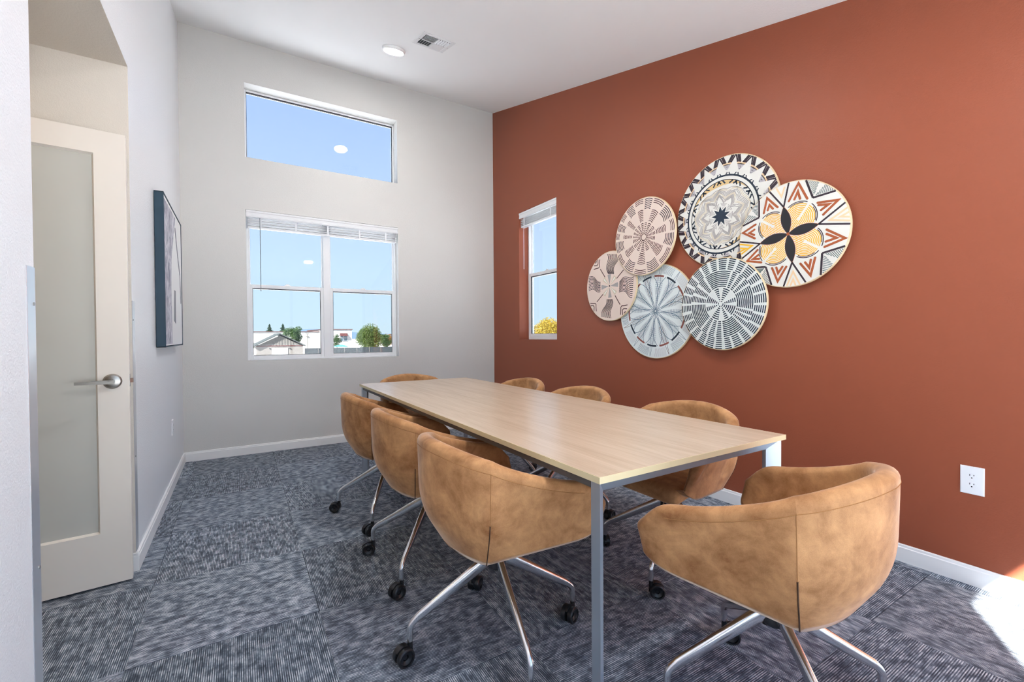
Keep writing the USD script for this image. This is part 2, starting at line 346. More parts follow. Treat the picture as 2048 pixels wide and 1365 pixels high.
# ------------------------------------------------------------------ blinds
def slat(x0, x1, y, z, w=0.05, tilt=0.0):
    n = 5; V = []; F = []
    for i in range(n):
        t = i/(n-1)-0.5; yy = y+t*w; zz = z+0.004*(1-4*t*t)+t*tilt
        for x in (x0, x1): V += [(x, yy, zz), (x, yy, zz-0.0025)]
    for i in range(n-1):
        a = i*4; b = a+4
        F += [(a, b, b+2), (a, b+2, a+2), (a+1, a+3, b+3), (a+1, b+3, b+1), (a, a+1, b+1), (a, b+1, b), (a+2, b+2, b+3), (a+2, b+3, a+3)]
    F += [(0, 2, 3), (0, 3, 1), (n*4-4, n*4-3, n*4-1), (n*4-4, n*4-1, n*4-2)]
    return trimesh.Trimesh(np.array(V), np.array(F), process=False)
def blind(par, x0, x1, ztop, y, wand_x, cords, wand_len, zsl):
    """raised faux-wood blind: valance, stacked slats, bottom rail, wand; front (valance) towards -y"""
    prof = Polygon([(y-0.012, ztop-0.066), (y-0.004, ztop-0.066), (y, ztop-0.058), (y, ztop-0.002), (y-0.015, ztop-0.002), (y-0.015, ztop-0.018), (y-0.0105, ztop-0.026), (y-0.0105, ztop-0.046), (y-0.014, ztop-0.052)])
    obj('valance', extr(prof, x0, x1, 'x'), 'blind_white', par)
    obj('headrail', bev(x0+0.006, x1-0.006, y+0.004, y+0.055, ztop-0.048, ztop-0.002), 'blind_white', par)
    n = 9; z0 = ztop-0.150
    obj('bottom_rail', bev(x0+0.012, x1-0.012, y+0.003, y+0.053, z0-0.018, z0, 0.004), 'blind_white', par)
    for i in range(n): obj('slat', slat(x0+0.012, x1-0.012, y+0.028, z0+0.006+zsl*i+(0.003 if i % 3 == 2 else 0), tilt=0.002*((i*5) % 3-1)), 'blind_white', par)
    for c in cords: obj('ladder_tape', [bx(c-0.008, c+0.008, y+0.0005, y+0.002, z0-0.018, ztop-0.06)], 'plastic_white', par)
    if wand_len: obj('tilt_wand', [tube([(wand_x, y-0.004, ztop-0.05), (wand_x, y-0.004, z0-wand_len)], 0.0035, 6), tube([(wand_x, y-0.004, z0-wand_len), (wand_x, y-0.004, z0-wand_len-0.012)], [0.005, 0.004], 6)], 'wand_grey', par)
b1 = thing('window_blind', 'white slatted blind raised at the top of the paired back windows', 'blind')
blind(b1, WX0+0.003, WX1-0.003, LZ1-0.003, YB+0.006, 0.185, (0.19, 0.50, 0.80, 1.12, 1.40), 0.61, 0.0085)
b2 = thing('window_blind', 'short white slatted blind raised in the narrow window of the terracotta wall', 'blind', loc=(XR, 0, 0), rz=-90.0)
blind(b2, -SY1+0.003, -SY0-0.003, SZ1-0.003, 0.012, -SY1+0.085, (-SY1+0.09, -SY0-0.12), 0.0, 0.0085)
obj('tilt_wand', tube([(-SY1+0.07, 0.02, SZ1-0.06), (-SY1+0.07, 0.02, 1.88)], 0.003, 6), 'plastic_white', b2)

# ------------------------------------------------------------------ corner guards
def guard(label, y, sy, kind_name='corner_guard'):
    """L-shaped guard on the vertical corner x=XL, y; sy = direction of the wall face leg along y"""
    t = 0.0018
    par = thing('corner_guard', label, 'corner guard')
    obj('wall_leg', bev(XL, XL+t, y, y+sy*0.050, 0.09, 1.302, 0.0006), 'guard_metal', par)
    obj('return_leg', bev(XL-0.050, XL+t, y-sy*t, y, 0.09, 1.302, 0.0006), 'guard_metal', par)
    for z in (0.55, 1.21):
        c = trimesh.creation.cylinder(radius=0.004, height=0.002, sections=12); c.apply_transform(rotm(PI/2, [0, 1, 0])); c.apply_translation([XL+t+0.001, y+sy*0.012, z])
        obj('screw', c, 'nickel', par)
guard('metal corner guard on the near left wall edge', OY0, -1)
guard('thin metal corner guard on the far edge of the alcove opening, beside the door', OY1, 1)

# ------------------------------------------------------------------ door
DA = math.degrees(math.atan2(0.027, 0.297))
dr = thing('door_1', 'cream door with one tall recessed panel standing open in the alcove', kind='structure', loc=(-0.432, 2.655, 0), rz=DA)
DW, DH, DT = 0.90, 2.046, 0.040
obj('door_frame', extr(sbox(-DW, 0.012, 0, DH).difference(sbox(-DW+0.108, 0.247, -0.108, DH-0.103)), 0, DT, 'y'), 'door_paint', dr)
obj('panel', bx(-DW+0.10, -0.10, 0.014, DT-0.014, 0.24, DH-0.095), 'door_panel', dr, label='grey-green flat panel')
def mould(x0, x1, z0, z1, w=0.007, d=0.010):
    a = [(x0, z0), (x1, z0), (x1, z1), (x0, z1)]; c = [(x0+w, z0+w), (x1-w, z0+w), (x1-w, z1-w), (x0+w, z1-w)]
    V = [(x, 0.002, z) for x, z in a] + [(x, 0.014, z) for x, z in c] + [(x, 0.014, z) for x, z in a]; F = []
    for i in range(4):
        j = (i+1) % 4; F += [(i, j, 4+j), (i, 4+j, 4+i), (4+i, 4+j, 8+j), (4+i, 8+j, 8+i)]
    return trimesh.Trimesh(np.array(V, float), np.array(F), process=False)
obj('panel_moulding', mould(-DW+0.108, -0.108, 0.247, DH-0.103), 'door_paint', dr)
hd = thing('door_handle', parent=dr, loc=(-0.058, 0, 0.928))
rose = lathe([(0, 0), (0.0335, 0), (0.0335, 0.004), (0.028, 0.011), (0.016, 0.014), (0, 0.014)], 40); rose.apply_transform(rotm(PI/2, [1, 0, 0]))
obj('rose', rose, 'nickel', hd, smooth=35)
obj('lever', [tube([(0, -0.010, 0), (0, -0.048, 0)], 0.010, 16), hull([(s*0.011, -0.048+dy, z*0.9) for s in (-1, 1) for dy in (-0.006, 0.008) for z in (-0.011, 0.011)]), hull([(x, y, z) for x, w in ((0.0, 0.009), (-0.118, 0.006)) for y in (-0.054, -0.044) for z in (-w, w)])], 'nickel', hd, smooth=30)
tt = hull([(0.013*math.cos(a), -0.055-0.006*k, 0.006*math.sin(a)) for a in np.linspace(0, 2*PI, 16, endpoint=False) for k in (0, 1)])
obj('thumb_turn', tt, 'nickel', hd, smooth=30)
obj('latch_bolt', [hull([(0.0, 0.012, 0.918), (0.0, 0.028, 0.918), (0.0, 0.012, 0.938), (0.0, 0.028, 0.938), (0.014, 0.026, 0.918), (0.014, 0.026, 0.938), (0.012, 0.018, 0.918), (0.012, 0.018, 0.938)])], 'nickel', dr)
obj('latch_plate', bx(-0.0002, 0.0015, 0.007, 0.033, 0.90, 0.956), 'nickel', dr)
for z in (0.25, 1.02, 1.80): obj('hinge', tube([(-DW-0.004, 0.0, z-0.045), (-DW-0.004, 0.0, z+0.045)], 0.007, 10), 'nickel', dr)

# ------------------------------------------------------------------ outlets
def outlet(label, w, h, loc, rz):
    """plate in local xz, facing local -y"""
    par = thing('outlet_plate', label, 'power outlet', loc, rz)
    obj('plate', hull([(sx*(w/2-e), -y, sz*(h/2-e)) for sx in (-1, 1) for sz in (-1, 1) for e, y in ((0, 0), (0.0, 0.002), (0.003, 0.006))]), 'plastic_white', par)
    for s in (1, -1):
        cz = s*0.0195
        pts = [(0.0172*math.cos(a), 0.0172*math.sin(a)) for a in np.linspace(0, 2*PI, 32, endpoint=False)]
        pol = Polygon(pts).intersection(sbox(-0.02, -0.0135, 0.02, 0.0135))
        r = obj('receptacle', move(extr(pol, -0.0075, -0.005, 'y'), 0, 0, cz), 'plastic_white', par)
        obj('slot', bx(-0.0075, -0.0055, -0.0079, -0.0072, cz+0.0005, cz+0.0085), 'black_slot', r)
        obj('slot', bx(0.0055, 0.0075, -0.0079, -0.0072, cz+0.0015, cz+0.0075), 'black_slot', r)
        ghole = trimesh.creation.cylinder(radius=0.0026, height=0.0007, sections=12); ghole.apply_transform(rotm(PI/2, [1, 0, 0])); ghole.apply_translation([0, -0.0076, cz-0.0075])
        obj('ground_hole', ghole, 'black_slot', r)
    sc = trimesh.creation.cylinder(radius=0.003, height=0.0012, sections=12); sc.apply_transform(rotm(PI/2, [1, 0, 0])); sc.apply_translation([0, -0.0065, 0])
    obj('plate_screw', sc, 'plastic_white', par)
outlet('white duplex power outlet low on the terracotta wall', 0.078, 0.124, (XR, 0.6075, 0.466), -90)
outlet('white outlet plate low on the left wall below the canvas', 0.07, 0.115, (XL, 4.16, 0.45), 90)

# ------------------------------------------------------------------ ceiling lights and vent (lying in the sloped ceiling plane)
CA = math.atan(SL)
def ceil_xf(x, y): return trimesh.transformations.translation_matrix([x, y, ceil_z(y)]) @ rotm(CA, [1, 0, 0])
def ceil_light(x, y, label, glow='lamp_glow', flat=None):
    A = ceil_xf(x, y) if flat is None else trimesh.transformations.translation_matrix([x, y, flat])
    par = thing('ceiling_light', label, 'ceiling light', group='round ceiling lights')
    ring = lathe([(0.083, 0), (0.098, 0), (0.100, -0.004), (0.096, -0.018), (0.088, -0.024), (0.083, -0.020), (0.083, 0)], 48)
    obj('trim_ring', xf(ring, A), 'trim_white', par, smooth=35)
    lens = lathe([(0, -0.021), (0.0, -0.021), (0.05, -0.0212), (0.0845, -0.0195), (0.0845, -0.012), (0, -0.012)], 48)
    obj('diffuser', xf(lens, A), glow, par, label='glowing round diffuser')
ceil_light(1.19, 3.895, 'round white ceiling light near the air vent', 'lamp_glow_dim')
ceil_light(1.20, 2.06, 'unseen round ceiling light added over the middle of the table to brighten the room')  # added lamp out of view, run bright as fill for table and floor
ceil_light(1.22, 0.24, 'round white ceiling light near the glazed front wall')
ceil_light(-1.15, 1.9, 'warm round ceiling light inside the door alcove', 'lamp_glow_warm', 2.415)

A = ceil_xf(1.388, 3.46)
vt = thing('air_vent', 'white louvred four-way air vent in the sloping ceiling', 'air vent')
VX, VY = 0.137, 0.146
obj('frame', [xf(m, A) for m in rect_frame(-VX, VX, -VY, VY, (0.03, 0.03, 0.03, 0.03), -0.006, 0) and [bev(-VX, -VX+0.034, -VY, VY, -0.007, 0, 0.003), bev(VX-0.034, VX, -VY, VY, -0.007, 0, 0.003), bev(-VX+0.034, VX-0.034, -VY, -VY+0.034, -0.007, 0, 0.003), bev(-VX+0.034, VX-0.034, VY-0.034, VY, -0.007, 0, 0.003)]], 'vent_white', vt)
obj('backing', xf(bx(-VX+0.03, VX-0.03, -VY+0.03, VY-0.03, -0.0012, -0.0004), A), 'vent_dark', vt)
def louvre(cx, cy, L, along, tilt, w=0.013):
    m = trimesh.creation.box([L, w, 0.0012]); m.apply_transform(rotm(tilt, [1, 0, 0]))
    if along == 'y': m.apply_transform(rotm(PI/2, [0, 0, 1]))
    m.apply_translation([cx, cy, -0.0062]); return xf(m, A)
ix, iy = VX-0.036, VY-0.036
for k in range(5):
    t = (k+0.5)/5
    obj('louvre', louvre(-ix/2, -iy+t*iy, ix, 'x', 0.75), 'vent_white', vt)          # near-left quarter: lengthwise
    obj('louvre', louvre(-ix+t*ix, iy/2, iy, 'y', -0.75), 'vent_white', vt)            # far-left: crosswise
    obj('louvre', louvre(t*ix, -iy/2, iy, 'y', 0.75), 'vent_white', vt)             # near-right
    obj('louvre', louvre(ix/2, t*iy, ix, 'x', -0.3), 'vent_white', vt)              # far-right
obj('crossbar', [xf(bx(-ix, ix, -0.003, 0.003, -0.010, -0.002), A), xf(bx(-0.003, 0.003, -iy, iy, -0.010, -0.002), A)], 'vent_white', vt)
for s in (-1, 1): obj('screw', xf(move(trimesh.creation.cylinder(radius=0.004, height=0.002, sections=10), s*(VX-0.016), 0, -0.0075), A), 'nickel', vt)

# ------------------------------------------------------------------ canvas on the left wall
cv = thing('framed_canvas', 'pale abstract canvas in a deep navy frame on the left wall', 'wall art')
PY0, PY1, PZ0, PZ1, PD = 3.470, 4.445, 1.062, 2.028, 0.050
obj('frame', [bev(XL+0.002, XL+PD, PY0, PY0+0.006, PZ0, PZ1, 0.001), bev(XL+0.002, XL+PD, PY1-0.006, PY1, PZ0, PZ1, 0.001), bev(XL+0.002, XL+PD, PY0, PY1, PZ0, PZ0+0.006, 0.001), bev(XL+0.002, XL+PD, PY0, PY1, PZ1-0.006, PZ1, 0.001)], 'navy_frame', cv)
plain('canvas_white', (0.80, 0.80, 0.79), 0.7, bump=(400, 0.2, 0.002))
g = NG(); p = g.pos()
st = g.noise(g.map(p, (1, 26, 9)), 1.0, 5.0, 0.7, 1.2)
M['canvas_grey'] = g.make('canvas_grey', g.bsdf(base_color=g.ramp(st, [(0.36, (0.13,0.14,0.19)), (0.5, (0.42,0.42,0.48)), (0.62, (0.74,0.72,0.76))]), roughness=0.8))
plain('canvas_stroke', (0.22, 0.23, 0.25), 0.8)
obj('canvas', bx(XL+0.004, XL+PD-0.004, PY0+0.010, PY1-0.010, PZ0+0.010, PZ1-0.010), 'canvas_white', cv)
xp = XL+PD-0.004
obj('painted_area', extr(Polygon([(PY0+0.03, PZ0+0.02), (PY0+0.36, PZ0+0.02), (PY0+0.33, PZ0+0.36), (PY0+0.36, PZ0+0.6), (PY0+0.62, PZ1-0.03), (PY0+0.03, PZ1-0.03)]), xp, xp+0.0008, 'x'), 'canvas_grey', cv, label='lavender-grey brushed area')
obj('brush_stroke', extr(Polygon([(PY0+0.46, PZ0+0.18), (PY0+0.56, PZ0+0.16), (PY0+0.57, PZ0+0.4), (PY0+0.50, PZ0+0.40)]), xp, xp+0.001, 'x'), 'canvas_stroke', cv, label='dark grey brush stroke')
obj('brush_stroke', extr(LineString([(PY0+0.60, PZ1-0.12), (PY0+0.74, PZ1-0.30), (PY0+0.86, PZ1-0.42), (PY0+0.90, PZ1-0.62)]).buffer(0.02), xp, xp+0.001, 'x'), 'canvas_stroke', cv, label='curved grey brush stroke')

# ------------------------------------------------------------------ painted wall discs
plain('disc_cream', (0.70, 0.69, 0.635), 0.6)
plain('disc_pink', (0.74, 0.60, 0.52), 0.6)
plain('disc_ice', (0.70, 0.76, 0.76), 0.6)
plain('disc_white', (0.68, 0.71, 0.685), 0.6)
plain('disc_edge', (0.70, 0.55, 0.34), 0.6)
for n_, c_ in dict(ink_navy=(0.010, 0.024, 0.045), ink_plum=(0.028, 0.016, 0.026), ink_brown=(0.085, 0.035, 0.032), ink_rust=(0.36, 0.085, 0.022), ink_yellow=(0.80, 0.44, 0.02), ink_tan=(0.66, 0.47, 0.22), ink_peach=(0.78, 0.56, 0.34), ink_grey=(0.36, 0.34, 0.33), ink_lilac=(0.47, 0.445, 0.47), ink_blue=(0.10, 0.17, 0.24), ink_red=(0.26, 0.085, 0.065), ink_green=(0.10, 0.15, 0.15), ink_white=(0.80, 0.79, 0.74), ink_black=(0.012, 0.012, 0.016), ink_khaki=(0.60, 0.52, 0.38)).items(): plain(n_, c_, 0.6)
class Disc:
    """a disc lying in its own (u right, v up) plane, w out of the wall; strokes are thin raised paint"""
    def __init__(s, label, cy, cz, r, w0, w1, face, edge='disc_edge'):
        s.r, s.w1, s.lay = r, w1, {}
        s.c = thing('wall_disc', label, 'wall art', (XR, cy, cz), group='painted discs on the terracotta wall'); s.w0 = w0
        prof = [(0, w0), (r-0.006, w0), (r, w0+0.003), (r, w1-0.004), (r-0.003, w1-0.0005), (r-0.006, w1-0.0002)]
        m = lathe(prof, 96); obj('rim', s._w(m), edge, s.c, smooth=40)
        f = lathe([(r-0.0055, w1-0.003), (r-0.0055, w1), (0, w1)], 96); obj('face', s._w(f), face, s.c, smooth=40)
        p = tube([(0, 0, 0), (0, 0, w0)], 0.02, 12) if w0 > 0.001 else None
        if p is not None: obj('standoff', s._w(p), 'column_black', s.c)
    def _w(s, m):
        m = as_tm(m); v = np.array(m.vertices); f = np.array(m.faces)
        t = trimesh.Trimesh(np.stack([-v[:, 2], -v[:, 0], v[:, 1]], 1), f, process=False)
        return t
    name = None
    def add(s, ink, m):
        if s.name: obj(s.name, s._w(m), ink, s.c)
        else: s.lay.setdefault(ink, []).append(m)
    def poly(s, ink, P, h=1):
        P = P if hasattr(P, 'geom_type') else Polygon(P)
        P = P.buffer(0).intersection(Point(0, 0).buffer(0.985, 48))
        for q in getattr(P, 'geoms', [P]):
            if q.geom_type != 'Polygon' or q.area < 1e-5: continue
            from shapely import affinity
            m = extr(affinity.scale(q, s.r, s.r, origin=(0, 0)), s.w1-0.001, s.w1+0.0004*h, 'z'); s.add(ink, m)
    def line(s, ink, P, w, h=1, lim=0.985):
        P = np.asarray(P, float)
        ok = np.hypot(P[:, 0], P[:, 1]) <= lim
        if not ok.all():
            L = LineString(P).intersection(Point(0, 0).buffer(lim, 48))
            for q in getattr(L, 'geoms', [L]):
                if q.geom_type == 'LineString' and len(q.coords) > 1: s.line(ink, np.array(q.coords)*0.9995, w, h, 9)
            return
        d = np.gradient(P, axis=0); d /= np.maximum(np.linalg.norm(d, axis=1, keepdims=True), 1e-9); n = np.stack([-d[:, 1], d[:, 0]], 1)
        A, B = (P+n*w/2)*s.r, (P-n*w/2)*s.r; k = len(P); z = s.w1+0.0004*h
        V = np.vstack([np.c_[A, np.full(k, z)], np.c_[B, np.full(k, z)], np.c_[A, np.full(k, s.w1-0.0005)], np.c_[B, np.full(k, s.w1-0.0005)]]); F = []
        for i in range(k-1):
            F += [(k+i, k+i+1, i+1), (k+i, i+1, i), (i, i+1, 2*k+i+1), (i, 2*k+i+1, 2*k+i), (k+i, 3*k+i+1, k+i+1), (k+i, 3*k+i, 3*k+i+1)]
        s.add(ink, trimesh.Trimesh(V, np.array(F), process=False))
    def arc(s, ink, r, a0, a1, w, h=1, c=(0, 0), bulge=0.0):
        n = max(7 if bulge else 4, int(abs(a1-a0)/6)+2); t = np.radians(np.linspace(a0, a1, n)); k = r + bulge*np.sin(np.linspace(0, PI, n))
        s.line(ink, np.stack([c[0]+k*np.cos(t), c[1]+k*np.sin(t)], 1), w, h)
    def done(s):
        for ink, ms in s.lay.items(): obj('painted_lines', s._w(cat_(ms)), ink, s.c, label='fine '+ink[4:]+' painted lines', kind='stuff')
def seg(a, b, n=2): return np.array(a)[None]*(1-np.linspace(0, 1, n)[:, None])+np.array(b)[None]*np.linspace(0, 1, n)[:, None]
def pol(r, a): return np.array([r*math.cos(math.radians(a)), r*math.sin(math.radians(a))])

# disc with nine-point navy star inside a toothed navy ring
D1 = Disc('big disc with a navy star and toothed navy ring, topmost of the six', 1.784, 1.935, 0.365, 0.002, 0.020, 'disc_cream')
c0 = np.array([-0.055, -0.07])
D1.name = 'painted_star'
D1.poly('ink_navy', [c0+pol(0.185 if k % 2 == 0 else 0.095, 94+20*k) for k in range(18)], 2)
D1.name = None
for k in range(9):                                   # hatched triangles between the star's points
    a = 114+40*k
    for j in range(5):
        r = 0.135+0.024*j; w = 3+2.6*j; D1.line('ink_grey', seg(c0+pol(r, a-w-3), c0+pol(r, a+w+3)), 0.011)
cheb = lambda a: 0.54 + 0.03*math.sin(math.radians(2*a+40)) + 0.02*math.sin(math.radians(3*a))
for j in range(13):                                  # chevron hatching around the star
    f = (j+0.5)/13; P = []
    for k in range(37):
        a = 94+10*k; R0, R1 = 0.265+(0.05 if k % 4 == 0 else (-0.02 if k % 4 == 2 else 0.012)), cheb(a)
        z = (0.045 if k % 4 == 0 else (-0.045 if k % 4 == 2 else 0))*(1-0.3*f)
        P.append(c0+pol(min(R0+(R1-R0)*f+z*0.8, R1-0.01), a))
    P = np.array(P)
    for q in range(36):
        if (q*5+j*3) % 11 != 0: D1.line('ink_khaki' if (j//2) % 3 == 2 else 'ink_grey', seg(P[q], P[q+1]), 0.011)
def eccr(c, r, n=72): return np.array([c+pol(r, 360*k/n) for k in range(n+1)])
cN = np.array([-0.045, -0.045])
ring = Polygon(eccr(cN, 0.615)).difference(Polygon([c0+pol(cheb(a)+0.045, a) for a in range(0, 360, 6)]))
D1.name = 'painted_ring'
D1.poly('ink_tan', ring, 1)
D1.line('ink_navy', eccr(cN, 0.618), 0.014, 2)
D1.line('ink_navy', eccr(cN, 0.695), 0.030, 2)
D1.name = None
for k in range(44):
    a = 8.18*k; sl = 9 if (k//2) % 2 else -9
    D1.line('ink_navy', seg(cN+pol(0.555, a), cN+pol(0.61, a+sl*0.6)), 0.026, 2)
for k in range(52):
    a = 6.92*k; D1.line('ink_navy', seg(cN+pol(0.70, a), cN+pol(0.745, a+(2.2 if k % 2 else -2.2))), 0.018, 2)
NZ = 19
for k in range(NZ):
    a0, a1, a2 = 360/NZ*k, 360/NZ*(k+0.5), 360/NZ*(k+1)
    for o in (-0.02, 0.075, 0.17):
        for aa in (a0, a2):
            p, q = pol(0.745+0.42*o, a1), pol(1.02+o, aa)
            tr = lambda r_: min(max((r_-0.745-0.42*o)/(0.275+0.58*o), 0.0), 1.0)
            for r0_, r1_, ink in ((0.70, 0.835, 'ink_lilac'), (0.825, 0.865, 'ink_peach'), (0.86, 1.0, 'ink_plum')):
                t0, t1 = tr(r0_), tr(r1_)
                if t1-t0 > 0.02: D1.line(ink, seg(p+(q-p)*t0, p+(q-p)*t1), 0.026, 1 if ink != 'ink_plum' else 2)
D1.done()

# disc with four dark petals on yellow lobes
D2 = Disc('disc with four black petals over yellow lobes, at the right end of the group', 1.356, 1.697, 0.305, 0.026, 0.044, 'disc_cream')
C2 = np.array([-0.027, 0.016]); tips = [(-0.109, 0.547), (0.494, 0.092), (0.045, -0.535), (-0.563, -0.073)]
def petal(t, w):
    t = np.array(t)-C2; L = np.linalg.norm(t); e = t/L; n = np.array([-e[1], e[0]]); x = np.linspace(0, 1, 20)
    up_ = [C2+e*L*a+n*w*math.sin(PI*a)**0.9 for a in x]; dn = [C2+e*L*a-n*w*math.sin(PI*a)**0.9 for a in x]; return Polygon(up_+dn[::-1])
pet = [petal(t, 0.088) for t in tips]
lob = [((0.161, 0.269), 0.285), ((-0.319, 0.225), 0.245), ((-0.277, -0.237), 0.275), ((0.28, -0.187), 0.265)]
petU = unary_union([q.buffer(0.012) for q in pet])
for i, (lc, R_) in enumerate(lob):
    lc = np.array(lc); e = (lc-C2)/np.linalg.norm(lc-C2); ax = LineString([C2-e*0.2, lc]); n = 9
    ang0, ang1 = math.atan2(*(np.array(tips[i])-C2)[::-1]), math.atan2(*(np.array(tips[(i+3) % 4 if False else (i-1) % 4])-C2)[::-1])
    sect = Polygon([C2, C2+(np.array(tips[i if i == 0 else i])-C2)*3, C2+e*3, C2+(np.array(tips[(i+1) % 4])-C2)*3]) if False else None
    a, b = np.array([tips[3], tips[0], tips[1], tips[2]][{0: 1, 1: 0, 2: 3, 3: 2}[i]])-C2, np.array([tips[1], tips[3], tips[2], tips[1]][i])-C2
    a = np.array([tips[0], tips[0], tips[2], tips[2]][i])-C2; b = np.array([tips[1], tips[3], tips[3], tips[1]][i])-C2
    sect = Polygon([C2, C2+a*1.9, C2+e*1.9, C2+b*1.9])
    slit = LineString([lc-e*0.02, lc+e*0.6]).buffer(0.022)
    for k in range(n):
        r_ = R_*(k+0.45)/n
        band = ax.buffer(r_+R_*0.27/n).difference(ax.buffer(max(r_-R_*0.27/n, 0.001))).intersection(sect).difference(petU).difference(slit)
        D2.poly('ink_yellow', band, 1)
    outer = ax.buffer(R_+0.035).difference(ax.buffer(R_+0.020)).intersection(sect).difference(petU.buffer(0.03)).difference(slit.buffer(0.02))
    D2.poly('ink_plum', outer, 1)
    outer = ax.buffer(R_+0.010).difference(ax.buffer(R_-0.004)).intersection(sect).difference(petU.buffer(0.05)).difference(LineString([lc, lc+e*0.7]).buffer(0.10))
    D2.poly('ink_brown', outer, 1)
for q in pet:
    D2.poly('ink_rust', q.buffer(0.006), 2); D2.name = 'painted_petal'; D2.poly('ink_black', q, 3); D2.name = None
D2.name = 'painted_dot'; D2.poly('ink_rust', Point(*C2).buffer(0.028), 4); D2.name = 'painted_stripe'
L2 = [(-0.378, 0.915), (-0.016, 0.986), (0.924, 0.385), (1.003, -0.013), (0.282, -0.934), (-0.11, -0.976), (-1.02, 0.05), (-0.949, -0.322)]
for k, q in enumerate(L2): D2.line('ink_plum', seg(tips[k//2], q), 0.030, 2)
for V_ in ([(0.285, 0.945), (0.401, 0.59), (0.784, 0.619)], [(0.929, -0.371), (0.554, -0.442), (0.531, -0.829)], [(-0.659, -0.539), (-0.448, -0.554), (-0.334, -0.929)], [(-0.582, 0.80), (-0.581, 0.454), (-0.95, 0.348)]):
    a, m_, b = map(np.array, V_); o = m_/np.linalg.norm(m_)
    D2.name = 'painted_stripe'; D2.line('ink_plum', seg(a, m_), 0.034, 3); D2.line('ink_plum', seg(m_, b), 0.034, 3); D2.name = None
    for k in range(1, 12):
        t = k/12
        for e_ in (a, b): D2.line('ink_green', seg(m_+(e_-m_)*t+o*0.03, m_+(e_-m_)*0.05+o*(0.05+0.52*t)*0.97+(e_-m_)*t*0.45), 0.012, 1)
V2 = [(-0.015,0.635),(0.155,0.928),(0.307,0.599),(0.084,0.642),(0.145,0.774),(0.182,0.632),(0.479,0.479),(0.804,0.446),(0.57,0.245),(0.493,0.434),(0.658,0.408),(0.535,0.335),(0.625,-0.035),(0.909,-0.239),(0.592,-0.336),(0.625,-0.112),(0.779,-0.21),(0.612,-0.244),(0.439,-0.505),(0.365,-0.817),(0.192,-0.58),(0.368,-0.534),(0.342,-0.672),(0.273,-0.567),(-0.06,-0.602),(-0.219,-0.865),(-0.326,-0.592),(-0.131,-0.593),(-0.211,-0.707),(-0.244,-0.594),(-0.61,-0.19),(-0.829,-0.384),(-0.537,-0.452),(-0.589,-0.289),(-0.703,-0.358),(-0.58,-0.373),(-0.651,0.33),(-0.916,0.212),(-0.668,0.052),(-0.677,0.231),(-0.781,0.182),(-0.681,0.124),(-0.487,0.518),(-0.423,0.8),(-0.221,0.572),(-0.411,0.559),(-0.377,0.653),(-0.311,0.565)]
D2.name = 'painted_chevron'
for k in range(0, len(V2), 3): D2.poly('ink_rust', LineString(V2[k:k+3]).buffer(0.020, join_style=2), 2)
for V_, ink in (([(-0.238,0.93),(-0.149,0.753),(-0.094,0.919)], 'ink_peach'), ([(0.94,0.28),(0.672,0.123),(0.97,0.049)], 'ink_peach'), ([(0.96,0.20),(0.837,0.146),(0.97,0.115)], 'ink_peach'), ([(-0.044,-0.955),(0.064,-0.708),(0.178,-0.955)], 'ink_peach'), ([(0.018,-0.96),(0.064,-0.855),(0.103,-0.96)], 'ink_peach'), ([(-0.97,-0.016),(-0.721,-0.084),(-0.94,-0.216)], 'ink_yellow'), ([(-0.97,-0.097),(-0.857,-0.122),(-0.958,-0.159)], 'ink_yellow')):
    D2.poly(ink, LineString(V_).buffer(0.016, join_style=2), 2)
D2.name = None
D2.done()

# pink disc with sixteen wedges of curved dashes
D3 = Disc('pink disc with sixteen wedges of brown curved dashes, at the upper left of the group', 2.431, 1.890, 0.303, 0.046, 0.064, 'disc_pink')
SP = [88, 69, 44, 18, -3, -26, -56, -83, -111, -136, -160, -183, -197, -214, -231, -251, -272]
for k in range(16):
    a1, a0 = SP[k]-1.8, SP[k+1]+1.8
    odd = k % 2
    for j in range(7):
        r = 0.075+0.045*j; D3.arc('ink_brown', r, a0+2, a1-2, 0.019, 1, (0.018, -0.02), 0.018)
    if odd:
        for j in range(7): D3.arc('ink_brown', 0.41+0.045*j, a0+1, a1-1, 0.019, 1, (0.01, -0.01), 0.02)
        for j in range(3): D3.arc('ink_brown', 0.86+0.045*j, a0, a1, 0.019, 1, (0, 0), 0.012)
    else:
        for j in range(6): D3.arc('ink_plum', 0.70+0.047*j, a0, a1, 0.019, 1, (0, 0), 0.02)
D3.done()

